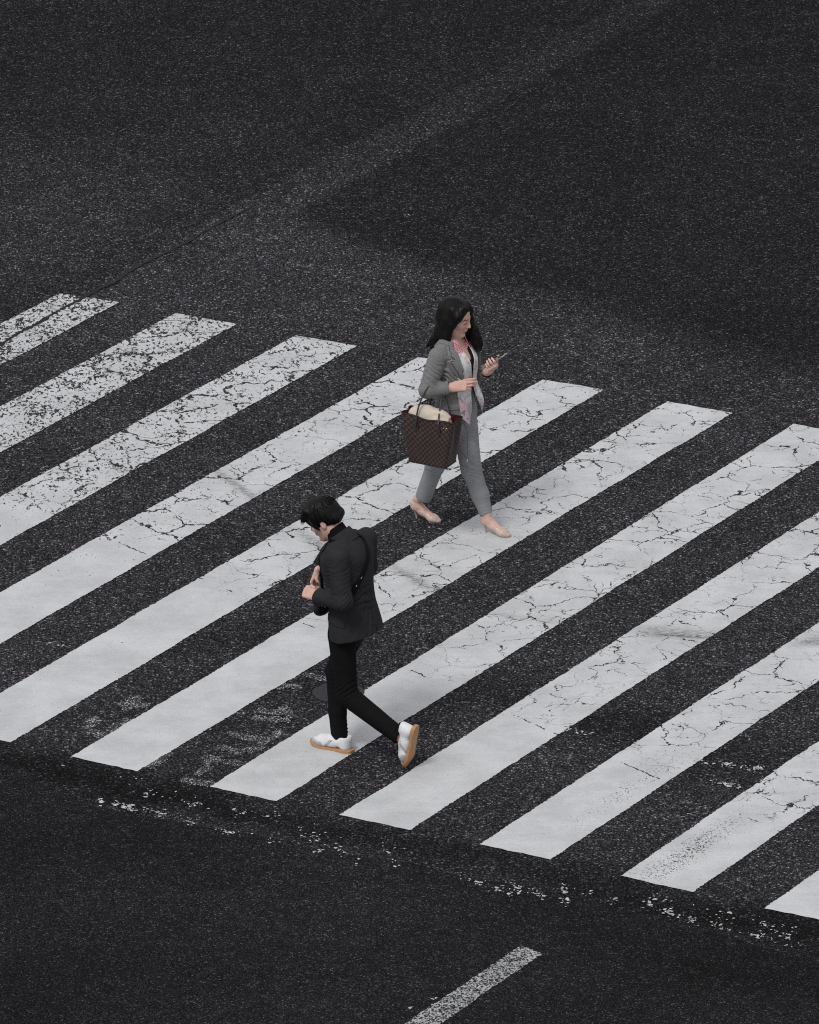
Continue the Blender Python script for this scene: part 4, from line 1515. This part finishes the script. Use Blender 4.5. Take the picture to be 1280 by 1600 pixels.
def flat_strap(name, pts, w, t, mat, parent, side=(1, 0, 0), taper=None, round_z=False):
    P = bez(pts, 10)
    T_ = np.gradient(P, axis=0)
    T_ /= np.linalg.norm(T_, axis=1)[:, None]
    s_ = np.array(side, float)
    A = s_ - T_ * (T_ @ s_)[:, None]
    if round_z:       # lies flat on a body standing round the z axis
        nr = P * np.array([1.0, .75, 0]) + np.array([0, 0, .12]) * np.clip((P[:, 2:3] - 1.3) / .08, 0, 1)
        A = np.cross(T_, nr)
    A /= np.linalg.norm(A, axis=1)[:, None]
    B = np.cross(T_, A)
    prof = [(-1, -.5), (-.8, -1), (.8, -1), (1, -.5), (1, .5), (.8, 1), (-.8, 1), (-1, .5)]
    k = len(prof)
    ww = np.full(len(P), w / 2) if taper is None else w / 2 * np.array(taper(np.linspace(0, 1, len(P))))
    V = np.concatenate([P[:, None] + A[:, None] * (np.array([q[0] for q in prof])[None, :, None] * ww[:, None, None]) + B[:, None] * (np.array([q[1] for q in prof])[None, :, None] * t / 2)], 0).reshape(-1, 3)
    i = np.arange(len(P) - 1)[:, None] * k
    j = np.arange(k)[None]
    j2 = (j + 1) % k
    Q = np.stack([i + j, i + j2, i + k + j2, i + k + j], -1).reshape(-1, 4)
    e = (len(P) - 1) * k
    caps = np.array([[0, 7, 6, 1], [1, 6, 5, 2], [2, 5, 4, 3], [e, e + 1, e + 6, e + 7], [e + 1, e + 2, e + 5, e + 6], [e + 2, e + 3, e + 4, e + 5]])
    return link_mesh(name, mesh_np(name, V, np.concatenate([Q, caps])), mat, parent)


# handles: near one loops over the forearm, far one just behind it (bag frame: z - 0.555, y + 0.29)
def bf(a, l, u):
    return (a, l + .29, u - .555)


yn, yf = -.29 - .080, -.29 + .074
h1 = [bf(-.094, yn - .004, .80), bf(-.093, yn - .002, .845), bf(-.088, -.345, .93), bf(-.072, -.312, 1.0), bf(-.052, -.282, 1.052), bf(-.030, -.240, 1.078), bf(-.014, -.200, 1.065), bf(.0, -.190, 1.02), bf(.026, -.26, .955), bf(.058, -.352, .87), bf(.066, yn - .002, .835), bf(.067, yn - .004, .79)]
h2 = [bf(-.085, yf + .004, .81), bf(-.083, yf + .002, .85), bf(-.070, -.210, .93), bf(-.050, -.205, 1.01), bf(-.040, -.212, 1.062), bf(-.020, -.215, 1.074), bf(.004, -.205, 1.05), bf(.030, -.200, .98), bf(.060, -.208, .90), bf(.072, yf + .002, .85), bf(.073, yf + .004, .81)]
flat_strap('handle', h1, .0105, .005, mat_strap, bag, (1, .2, 0))['label'] = 'near leather handle looped over the forearm'
flat_strap('handle', h2, .0105, .005, mat_strap, bag, (1, .2, 0))


def tab(x, y, z, parent):
    """pointed oval leather tab sewn on the wall"""
    V = []
    out = [(0, .036), (.008, .022), (.0145, .002), (.0125, -.018), (.0, -.040), (-.0125, -.018), (-.0145, .002), (-.008, .022)]
    s_ = -1 if y < 0 else 1
    for t_, k in ((0, 1.0), (.0035, 1.0), (.0048, .8)):
        V += [(x + a * k, y + s_ * t_, z + b * k) for a, b in out]
    Fc = [(r * 8 + i, r * 8 + (i + 1) % 8, (r + 1) * 8 + (i + 1) % 8, (r + 1) * 8 + i) for r in range(2) for i in range(8)] + [tuple(range(16, 24))]
    me = bpy.data.meshes.new('handle_tab')
    me.from_pydata(V, [], Fc)
    return link_mesh('handle_tab', me, mat_strap, parent, smooth=False)


def wall_y(x, z, s_):
    return s_ * bag_half(z, 0)[1] + (.006 * math.sin((x + .018) * 30 + z * 14) * z / .315 + .004 * math.sin((x + .018) * 11 + 2)) * (1 if s_ < 0 else .6)


for x, s_ in ((-.094, -1), (.067, -1), (-.084, 1), (.073, 1)):
    tab(x, wall_y(x, .262, s_) + s_ * .0065, .250, bag)


def ring_part(c, r, rt, axis, parent, name='eyelet'):
    a = np.array(axis, float)
    a /= np.linalg.norm(a)
    u = np.cross(a, (.1, .2, 1))
    u /= np.linalg.norm(u)
    w = np.cross(a, u)
    P = [np.array(c) + r * (u * math.cos(t) + w * math.sin(t)) for t in np.linspace(0, 2 * math.pi, 15)]
    return link_mesh(name, tube_mesh(name, [(P, rt)], 6), mat_brass, parent)


ex, ez = .118, .268
ey = wall_y(ex, ez, -1) - .002
ring_part((ex, ey, ez), .0065, .0020, (0, -1, .1), bag)
ring_part((ex + .0, wall_y(ex, ez, 1) + .002, ez), .0065, .0020, (0, 1, .1), bag)
ring_part((-.172, -.045, ez - .01), .0060, .0020, (-1, 0, .1), bag)
# small rivet beside the eyelet
rv = Field((-.01, -.01, -.01), (.01, .01, .01), .001)
rv.add(Ell((0, 0, 0), (.004, .002, .004)))
r_o = finish(rv, 'rivet', mat_brass, bag)
r_o.location = (ex - .018, wall_y(ex - .018, ez, -1) - .002, ez + .004)
# side ties that meet in a metal end over the trousers
kn = np.array(bf(.236, -.300, .618))
t1 = [(ex, ey - .002, ez), (ex + .03, ey - .010, ez - .055), (ex + .075, -.055, .145), kn + (-.006, 0, .012), kn]
t2 = [(ex, wall_y(ex, ez, 1) + .002, ez), (ex + .045, .085, ez - .01), (ex + .085, .06, ez - .07), (.222, .02, .125), kn + (.004, .004, .012), kn + (.002, 0, 0)]
link_mesh('side_tie', tube_mesh('side_tie', [(bez(t1, 8), .0020)], 6), mat_strap, bag)
link_mesh('side_tie', tube_mesh('side_tie', [(bez(t2, 8), .0020)], 6), mat_strap, bag)
te = Field((-.012, -.012, -.016), (.012, .012, .012), .001)
te.add(Cone((0, 0, .006), (0, 0, -.008), .0055, .004))
te_o = finish(te, 'tie_end', mat_brass, bag)
te_o.location = kn + (.0, 0, -.008)

# ------------------------------------------------------------------ cream shawl stuffed in the bag
mat_shawl = fabric('cream_shawl_wool', (.56, .49, .41), .10, 260, big=.08)
C_ = Field((-.20, -.075, .14), (.17, .075, .42), .003)
C_.add(Ell((-.055, .0, .285), (.112, .055, .090)), .02)
C_.add(Ell((.030, .0, .272), (.090, .054, .085)), .03)
C_.add(Ell((-.125, .004, .300), (.060, .056, .050)), .03)
C_.add(Cone((.0, -.030, .318), (.100, -.024, .304), .022, .016), .010)
C_.add(Cone((.02, -.044, .305), (.108, -.036, .290), .013, .010), .004)
C_.add(Cone((.05, -.010, .335), (.10, .010, .315), .014, .010), .004)
C_.disp(lambda x, y, z: .0045 * np.sin(75 * (z + .35 * np.abs(x - .02)) + 5 * vnoise(x * 12, y * 12, z * 12)) * sstep(x, -.06, .03) + .004 * vnoise(x * 20, y * 20, z * 14))
shawl = finish(C_, 'folded_shawl', mat_shawl, None)
tag(shawl, 'cream folded shawl bulging out of the brown checked tote bag', 'shawl')
shawl.matrix_world = bag.matrix_world.copy()
# ------------------------------------------------------------------ the man
MN = empty('person', (-0.366, -3.787, 0), math.radians(152.5))
tag(MN, 'man in a black suit jacket and white sneakers walking with bowed head', 'person')
MH = Head((.150, .0, 1.451), 10, -28, 1.06)

F = Field((-.56, -.34, .0), (.42, .36, 1.62), .0035)
F.add(Stack([(.74, -.01, 0, .06, .11), (.84, -.012, 0, .080, .13), (.95, -.02, 0, .09, .14), (1.05, -.01, 0, .095, .145), (1.15, .0, 0, .105, .155), (1.25, .0, 0, .095, .155), (1.33, .0, 0, .06, .12), (1.37, .03, 0, .045, .05)]), .02)
add_head(F, MH, Cone((.040, 0, 1.34), (.118, 0, 1.425), .060, .058), male=True)
F.add(Cone((-.01, -.08, .80), (.105, -.02, .46), .060, .045), .02).add(Cone((.105, -.02, .46), (.036, .05, .10), .048, .034), .02)
F.add(Cone((-.01, .09, .80), (-.040, .10, .385), .055, .045), .02).add(Cone((-.040, .10, .385), (-.40, .12, .215), .048, .034), .02)
F.add(Cone((.036, .05, .10), (.11, .046, .05), .032, .026), .02)
F.add(Cone((-.40, .12, .215), (-.45, .12, .15), .032, .028), .02)
F.add(Cone((-.03, .152, 1.285), (-.083, .230, 1.055), .045, .04), .02).add(Cone((-.083, .230, 1.055), (.10, .160, 1.015), .040, .030), .02)
F.add(Cone((-.03, -.152, 1.285), (.0, -.25, 1.09), .045, .04), .02).add(Cone((.0, -.25, 1.09), (.18, -.085, 1.105), .040, .030), .02)
add_hand(F, (.150, .142, 1.012), (.90, -.28, .06), (.15, .72, .62), -1 if np.cross((.15, .72, .62), (.90, -.28, .06))[2] < 0 else 1, 1.0,
         ((70, 80, 45), (74, 82, 45), (76, 84, 45), (78, 84, 45)), spread=0, fore=(.09, .162, 1.012))
wr2 = np.array((.222, -.030, 1.108))
add_hand(F, wr2, (.30, .22, -.90), (.92, .12, .30), 1, .95, ((38, 52, 30), (42, 56, 30), (48, 58, 34), (54, 60, 36)), spread=0, fore=(.175, -.075, 1.112),
         thumb=[wr2 + (-.004, .018, -.022), wr2 + (-.008, .034, -.045), wr2 + (-.018, .036, -.066), wr2 + (-.024, .032, -.084)])
mb = finish(F, 'body', mat_skin, MN)
vcolor(mb.data, lambda x, y, z: head_tint(MH, (.64, .41, .34), (.48, .24, .20), (.60, .32, .27), x, y, z))

# ---- suit jacket
mat_suit = fabric('charcoal_suit_wool', (.0265, .0265, .0300), .18, 500, rough=.85, big=.10, spec=.12)
ROWS = [(.70, -.055, 0, .150, .190), (.80, -.050, 0, .146, .188), (.88, -.038, 0, .136, .180), (.96, -.026, 0, .124, .170), (1.04, -.014, 0, .124, .170), (1.12, -.002, 0, .134, .178),
        (1.20, .006, 0, .142, .190), (1.27, .006, 0, .138, .194), (1.31, .002, 0, .116, .176), (1.352, .012, 0, .090, .135), (1.385, .028, 0, .070, .095), (1.42, .042, 0, .060, .07)]
J = Field((-.32, -.36, .68), (.32, .36, 1.46), .004)
J.add(Stack(ROWS), .01)
for q in (-1, 1):
    J.add(Cone((.0, q * .09, 1.330), (-.018, q * .164, 1.288), .048, .060), .03)
# front edge pulled forward by the hands
J.add(Cone((.095, .050, 1.28), (.200, .048, 1.165), .050, .034, (0, 1, 0), .5), .02)
J.add(Cone((.200, .048, 1.165), (.150, .055, 1.00), .034, .030, (0, 1, 0), .5), .02)
for arm, ci, ring in ((((-.028, .180, 1.300), (-.085, .235, 1.055), (.122, .152, 1.014)), (.08, .168, 1.014), .036),
                      (((-.028, -.180, 1.300), (.0, -.255, 1.09), (.214, -.038, 1.108)), (.16, -.09, 1.10), .034)):
    A_ = Field((-.32, -.36, .68), (.32, .36, 1.46), .004)
    tp = v3(arm[2]) - v3(ci)
    tp /= np.linalg.norm(tp)
    A_.add(Cone(arm[0], arm[1], .067, .056), .01).add(Cone(arm[1], v3(arm[2]) + tp * .03, .057, .049), .02)
    clip_end(A_, arm[2], tp, .08)
    A_.cut(Cone(v3(arm[2]) + tp * .02, ci, ring + .004, ring), .0)
    J.d = smin(J.d, A_.d, .016)
J.disp(folds((-.06, .20, 1.20), (.5, .1, 1), .0062, .055, .11, 1.0, 1.1), .02)
J.disp(folds((-.085, .235, 1.09), (.7, .2, .7), .0085, .042, .085, 2.0, 1.0), .02)
J.disp(folds((-.01, .20, 1.04), (.8, -.3, .5), .0060, .045, .08, 3.0, 1.0), .02)
J.disp(folds((-.10, .06, 1.02), (.3, .1, 1), .0080, .075, .12, 4.0, 1.0), .02)
J.disp(folds((-.12, .05, .90), (.5, .6, .4), .0085, .080, .12, 5.0, 1.0), .02)
J.disp(folds((.02, .14, 1.28), (.8, .2, .6), .0050, .05, .09, 6.0, 1.0), .02)
J.disp(drape(.004, 8, 8, 5, 5.0), .02)
ROP = [(-.030, 1.50), (-.034, 1.38), (-.045, 1.25), (-.050, 1.10), (-.045, 1.00), (-.035, .90), (-.06, .80), (-.10, .66)]
J.apply(lambda d, x, y, z: np.maximum(d, -np.maximum(poly_sd(ROP + [(-a + .03, b) for a, b in ROP[::-1]], y, z), -(x - .03))))
J.cut(Cone((.048, 0, 1.36), (.15, 0, 1.475), .068, .085), .006)
J.apply(lambda f, x, y, z: np.maximum(f, ((x - .0) * .45 + (z - 1.392) * .89)))
J.apply(lambda f, x, y, z: np.maximum(f, (.748 + .26 * np.maximum(-x - .02, 0)) - z))
# back vent and seams
J.apply(lambda f, x, y, z: f + .012 * np.exp(-((y - .0) / .004) ** 2) * (z < .95) * (x < -.05) * (np.abs(f) < .03), (-.32, -.04, .7), (-.04, .04, .96))
J.apply(lambda f, x, y, z: f + .003 * np.exp(-((y - (.105 - .12 * (1.2 - z))) / .004) ** 2) * (x < -.02) * (np.abs(f) < .03), (-.32, .02, .75), (-.02, .17, 1.25))
J.apply(lambda f, x, y, z: f + .003 * np.exp(-((x - (.045 + .15 * (z - 1.0))) / .004) ** 2) * (y > .08) * (z < 1.02) * (np.abs(f) < .03), (.0, .08, .72), (.1, .22, 1.03))
bJ = J.copy()
finish(J, 'suit_jacket', mat_suit, MN)
LM = [(.045, 1.40), (.052, 1.30), (.056, 1.20), (.052, 1.10), (.060, 1.03), (.095, 1.10), (.112, 1.20), (.118, 1.255), (.092, 1.275), (.112, 1.30), (.085, 1.36), (.07, 1.41)]
surface_part(bJ, 'lapel', mat_suit, MN, .009, lambda x, y, z: np.maximum(poly_sd(LM, y, z), -(x - .03)), (.02, .02, 1.0), (.28, .16, 1.43))
surface_part(bJ, 'lapel', mat_suit, MN, .009, lambda x, y, z: np.maximum(poly_sd([(-a, b) for a, b in LM], y, z), -(x - .03)), (.02, -.16, 1.0), (.28, -.02, 1.43))
CL = Field((-.10, -.13, 1.26), (.16, .13, 1.47), .003)
g = (CL.ax[0][:, None, None], CL.ax[1][None, :, None], CL.ax[2][None, None, :])
ax0, ax1 = np.array((.036, 0, 1.335)), np.array((.125, 0, 1.440))
nx_ = (ax1 - ax0) / np.linalg.norm(ax1 - ax0)
px_, pz_ = g[0] - ax0[0], g[2] - ax0[2]
s_ax = px_ * nx_[0] + pz_ * nx_[2]
rad_ = np.sqrt((px_ - s_ax * nx_[0]) ** 2 + g[1] ** 2 * .92 + (pz_ - s_ax * nx_[2]) ** 2)
front_ = px_ * nx_[2] - pz_ * nx_[0]          # towards the throat
want = .092 - .24 * s_ax
CL.d = np.maximum(np.maximum(np.abs(rad_ - want) - .0048, np.maximum(s_ax - .056 + .22 * np.maximum(front_, 0), -.030 - s_ax)), front_ - .052).astype(np.float32)
finish(CL, 'collar', mat_suit, MN)
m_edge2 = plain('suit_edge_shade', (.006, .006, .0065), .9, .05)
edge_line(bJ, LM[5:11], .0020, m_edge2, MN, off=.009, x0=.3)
surface_part(bJ, 'pocket_flap', mat_suit, MN, .006, lambda x, y, z: np.maximum(np.maximum(np.abs(z - .885 - .1 * x) - .024, np.abs(x + .0) - .07), -(y - .10)), (-.09, .10, .84), (.09, .24, .93))
for i_ in range(3):        # sleeve buttons
    b_ = Field((-.01, -.01, -.01), (.01, .01, .01), .0012)
    b_.add(Ell((0, 0, 0), (.0065, .004, .0065)))
    bo = finish(b_, 'button', plain('jacket_button', (.05, .045, .04), .35), MN)
    bo.location = (.088 - .020 * i_, .200 + .004 * i_, .985)

# ---- roll-neck
mat_knit = fabric('black_roll_neck_knit', (.0065, .0065, .007), .25, 300, spec=.08)
K = Field((-.12, -.15, 1.0), (.23, .15, 1.52), .0035)
K.add(Stack([(1.0, .0, 0, .11, .145), (1.15, .01, 0, .125, .15), (1.25, .01, 0, .12, .16), (1.33, .01, 0, .088, .155), (1.375, .035, 0, .072, .10)]), .01)
K.add(Cone((.036, 0, 1.335), (.125, 0, 1.440), .066, .0655), .01)
nd = v3((.62, 0, .78))
K.apply(lambda f, x, y, z: np.maximum(f, (x - .100) * nd[0] + (z - 1.412) * nd[2]))
K.disp(lambda x, y, z: .0012 * np.sin(400 * (x * nd[0] + z * nd[2])) * (z > 1.33))
K2 = Field((.05, .10, .95), (.18, .22, 1.09), .003)
K2.add(Cone((.08, .168, 1.014), (.136, .148, 1.013), .034, .033))
clip_end(K2, (.137, .1475, 1.013), (.94, -.33, 0), .06)
finish(K2, 'sweater_cuff', mat_knit, MN)
finish(K, 'roll_neck_sweater', mat_knit, MN)

# ---- trousers
mat_trs = fabric('black_trouser_cloth', (.0085, .0085, .0092), .15, 450, spec=.06, big=.08)
P = Field((-.46, -.22, .04), (.22, .24, .95), .0035)
P.add(Stack([(.64, .0, 0, .02, .05), (.70, -.003, 0, .07, .120), (.79, -.012, 0, .105, .160), (.90, -.015, 0, .10, .155)]), .02)
P.add(Cone((.0, -.07, .76), (.100, -.018, .475), .088, .060), .03).add(Cone((.100, -.018, .475), (.060, .030, .24), .059, .052), .02).add(Cone((.060, .030, .24), (.036, .050, .08), .053, .050), .02)
P.add(Cone((.005, .08, .76), (-.040, .10, .39), .080, .064), .03).add(Cone((-.040, .10, .39), (-.40, .12, .208), .063, .054), .02)
P.disp(folds((.045, .02, .13), (.15, .1, 1), .0075, .042, .09, 1.0, .8), .02)
P.disp(folds((-.33, .12, .25), (1, 0, .5), .0060, .045, .08, 2.0, .8), .02)
P.disp(folds((-.05, .10, .42), (.8, 0, 1), .0060, .05, .10, 3.0, .8), .02)
P.disp(folds((.08, -.02, .45), (.2, .1, 1), .0050, .06, .10, 4.0, .8), .02)
P.disp(drape(.004, 12, 12, 6, 2.0), .02)
clip_end(P, (.036, .050, .052), (0, 0, -1), .10)
P.cut(Cone((.034, .05, .02), (.038, .05, .08), .042, .040))
clip_end(P, (-.432, .121, .192), (-.9, .04, -.44), .09)
P.cut(Cone((-.45, .12, .185), (-.39, .12, .216), .049, .048))
finish(P, 'trousers', mat_trs, MN)

# ---- sneakers (own frame: heel at 0, toe along +x)
mat_up = plain('white_leather', (.70, .71, .72), .5, .4, var=.05)
mat_gum = plain('gum_rubber', (.42, .225, .115), .6, .4, var=.08)
mat_suede = fabric('pale_grey_suede', (.40, .41, .43), .15, 400)


def sneaker(loc, X, Z):
    X, Z = ortho(X, Z)
    Y = np.cross(Z, X)
    root = empty('sneaker', (0, 0, 0), 0, MN)
    m = Matrix.Identity(4)
    for i_, v_ in enumerate((X, Y, Z)):
        for r_ in range(3):
            m[r_][i_] = v_[r_]
    m.translation = Vector(loc)
    root.matrix_local = m
    return root


U = Field((-.03, -.06, 0), (.32, .06, .15), .0025)
fz = (0, 0, 1)
U.add(Cone((.252, 0, .034), (.205, 0, .042), .026, .041, fz, .80), .015)
U.add(Cone((.205, 0, .042), (.125, 0, .058), .041, .040), .02)
U.add(Cone((.125, 0, .058), (.060, 0, .070), .040, .038), .02)
U.add(Cone((.045, 0, .045), (.040, 0, .088), .038, .037), .02)
U.apply(lambda f, x, y, z: np.maximum(f, .016 - z))
U.apply(lambda f, x, y, z: np.maximum(f, z - (.104 + .012 * sstep(x, .06, .02) + .012 * sstep(x, .08, .13))))
U.cut(Cone((.085, 0, .115), (.045, 0, .12), .034, .036), .004)
U.apply(lambda f, x, y, z: f + .0022 * np.exp(-((x - .105 - .5 * (z - .05)) / .0025) ** 2) * (np.abs(f) < .02))
bU = U.copy()
OUT = [(-.006, 0), (.0, .026), (.03, .038), (.09, .037), (.15, .041), (.205, .049), (.25, .041), (.280, .022), (.287, 0)]
outl = OUT + [(a, -b) for a, b in OUT[::-1][1:-1]]
outl = [tuple(p[:2]) for p in bez([(a, b, 0) for a, b in outl + outl[:1]], 4)[:-1]]
SO = Field((-.02, -.06, -.01), (.31, .06, .06), .0025)
g = (SO.ax[0][:, None, None], SO.ax[1][None, :, None], SO.ax[2][None, None, :])
lift = .020 * sstep(g[0], .20, .30)
SO.d = np.maximum(poly_sd(outl, g[0], g[1]) - .002, np.maximum(-(g[2] - lift), g[2] - lift - (.015 + .007 * sstep(g[0], .12, .02) + .003))).astype(np.float32)
S_me = None
for n_, (loc, X, Z) in enumerate((((-.058, .070, 0), (.99, -.06, 0), (0, 0, 1)), ((-.528, .12, .284), (.20, .0, -.98), (.98, 0, .20)))):
    root = sneaker(loc, X, Z)
    if n_ == 0:
        root['label'] = 'planted white sneaker with gum sole'
        up = finish(U, 'upper', mat_up, root)
        sl_ = finish(SO, 'sole', mat_gum, root)
        toe = surface_part(bU, 'toe_overlay', mat_suede, root, .0022, lambda x, y, z: np.maximum(np.maximum(.185 - x + .3 * np.abs(z - .03), z - .050), -.1), (.16, -.06, .015), (.31, .06, .08))
        sidep = surface_part(bU, 'side_overlay', mat_suede, root, .0020, lambda x, y, z: np.abs(x - .145 + .9 * (z - .05)) - .012, (.08, -.06, .02), (.22, .06, .075))
        lc = [([(.105 + .018 * k_, -.024, .103 - .0075 * k_), (.112 + .018 * k_, 0, .109 - .0078 * k_), (.105 + .018 * k_, .024, .103 - .0075 * k_)], .0032) for k_ in range(4)]
        lace = link_mesh('laces', tube_mesh('laces', lc, 6), mat_up, root)
        kids = (up, sl_, toe, sidep, lace)
    else:
        root['label'] = 'trailing white sneaker tipped on its toe, gum sole facing back'
        for c_ in kids:
            c2 = c_.copy()
            COL.objects.link(c2)
            c2.parent = root

# ---- short black hair
Hm = Field((.0, -.14, 1.32), (.36, .14, 1.66), .003)
Hm.add(MH.ell((.002, 0, .050), (.108, .090, .096)), .02)
Hm.add(MH.ell((.045, 0, .070), (.066, .074, .052)), .02)
Hm.add(MH.ell((-.038, 0, .022), (.064, .078, .070)), .03)
for y_, l_ in ((-.06, 0), (-.035, .004), (-.01, .006), (.02, .005), (.045, .003), (.066, 0)):
    Hm.add(MH.cone((.060, y_ * .8, .095), (.095 + l_, y_, .062 - abs(y_) * .05), .030, .012), .012)
for q in (-1, 1):
    Hm.add(MH.cone((.030, q * .068, .05), (.040, q * .078, .005), .020, .012), .012)
    Hm.add(MH.cone((.040, q * .076, .005), (.026, q * .077, -.028), .011, .006), .008)
Hm.add(MH.cone((-.075, -.045, .0), (-.075, .045, .0), .030, .030), .02)
Hm.cut(MH.ell((.088, 0, -.040), (.046, .092, .066)), .006)
for q in (-1, 1):
    Hm.cut(MH.ell((.0, q * .095, -.012), (.026, .026, .034)), .006)
    Hm.cut(MH.ell((-.028, q * .075, -.062), (.055, .035, .040)), .008)
Hm.cut(MH.ell((-.045, 0, -.095), (.08, .10, .055)), .010)


def comb_m(x, y, z):
    p = MH.inv(x, y, z)
    r_ = np.sqrt(p[0] ** 2 + p[1] ** 2)
    an = np.arctan2(p[1], p[0] + .03) * 9
    return .0035 * vnoise(an * 1.5, r_ * 16, p[2] * 10) + .002 * vnoise(an * 5, r_ * 14, p[2] * 12)


Hm.disp(comb_m)
hm = finish(Hm, 'hair', mat_hair, MN, label='short thick black hair with a fringe')
gl = []
rs = np.random.RandomState(4)
for _ in range(900):
    ph_ = rs.uniform(-math.pi, math.pi)
    th0 = rs.uniform(.1, .9)
    span = rs.uniform(.25, .5)
    pts = []
    for t_ in np.linspace(0, 1, 6):
        th_ = th0 + span * t_
        rr_ = 1.0 + .035 * rs.uniform(.2, 1) + .03 * t_ * t_
        pts.append(MH(-.002 + .106 * rr_ * math.sin(th_) * math.cos(ph_ + .15 * t_), .090 * rr_ * math.sin(th_) * math.sin(ph_ + .15 * t_), .046 + .092 * rr_ * math.cos(th_)))
    gl.append((np.array(pts), np.linspace(.0011, .0004, 6)))
for _ in range(160):      # fringe
    y_ = rs.uniform(-.07, .075)
    a = np.array((.085 + rs.uniform(-.006, .01), y_ * .85, .095))
    b = np.array((.107 + rs.uniform(-.006, .006), y_, .066))
    c = np.array((.108 + rs.uniform(-.006, .008), y_ * 1.02 + rs.uniform(-.006, .006), .040 + rs.uniform(-.006, .012)))
    gl.append((bez([MH(*a), MH(*b), MH(*c)], 3), np.linspace(.0013, .0004, 7)))
hs = link_mesh('hair_strands', tube_mesh('hair_strands', gl, 4), mat_hair, hm)
hs['kind'] = 'stuff'

# ------------------------------------------------------------------ his crossbody bag
cb = empty('crossbody_bag', (0, 0, 0))
tag(cb, 'small black crossbody bag with its strap over the man\'s shoulder and back', 'bag')
cb.matrix_world = Matrix.Translation((-0.366, -3.787, 0)) @ Matrix.Rotation(math.radians(152.5), 4, 'Z')
mat_web = fabric('black_webbing', (.006, .006, .0065), .2, 700, rough=.7, spec=.1)
mat_nyl = fabric('black_nylon', (.010, .010, .011), .2, 500, rough=.6, spec=.2)


def on_back(l, u, off=.004):
    """point on the back of the jacket at side l, height u"""
    a = -.30
    for _ in range(400):
        i = [int(round((v - bJ.lo[k_]) / bJ.h)) for k_, v in enumerate((a, l, u))]
        if bJ.d[i[0], i[1], i[2]] < off:
            break
        a += .001
    return (a, l, u)


def over_top(a, l, off=.004):
    u = 1.45
    for _ in range(500):
        i = [int(round((v - bJ.lo[k_]) / bJ.h)) for k_, v in enumerate((a, l, u))]
        if bJ.d[i[0], i[1], i[2]] < off:
            break
        u -= .001
    return (a, l, u)


sp = [(.03, -.03, 1.392), (.0, -.032, 1.396), (-.021, -.034, 1.394), (-.046, -.047, 1.380), (-.069, -.058, 1.360), (-.097, -.045, 1.335), (-.125, -.021, 1.306), (-.137, .0, 1.266), (-.140, .030, 1.228),
      (-.137, .058, 1.193), (-.128, .091, 1.154), (-.116, .116, 1.115), (-.100, .138, 1.074), (-.08, .158, 1.04), (-.05, .165, 1.0)]
flat_strap('strap', sp, .040, .005, mat_web, cb, round_z=True)
for q_ in (10, 11):
    p_ = np.array(sp[q_]) + (-.006, .012 if q_ == 11 else -.006, .008)
    b_ = Field((-.012, -.012, -.012), (.012, .012, .012), .001)
    b_.add(Cone((0, -.007, .003), (0, .007, -.003), .0022, .0022))
    bo = finish(b_, 'buckle', plain('silver_metal', (.75, .75, .75), .2, .6, metal=.9), cb)
    bo.location = p_
pb = Field((.06, -.10, .82), (.26, .15, 1.02), .003)
pb.add(Ell((.150, .040, .915), (.045, .095, .062)), .01)
pb.disp(drape(.004, 18, 18, 18, 1.0))
finish(pb, 'pouch', mat_nyl, cb)
fp = [over_top(.05, -.085), (.14, -.07, 1.28), (.185, -.03, 1.16), (.185, -.01, 1.04), (.165, .0, .95)]
flat_strap('strap', fp, .034, .004, mat_web, cb, (0, 1, 0))
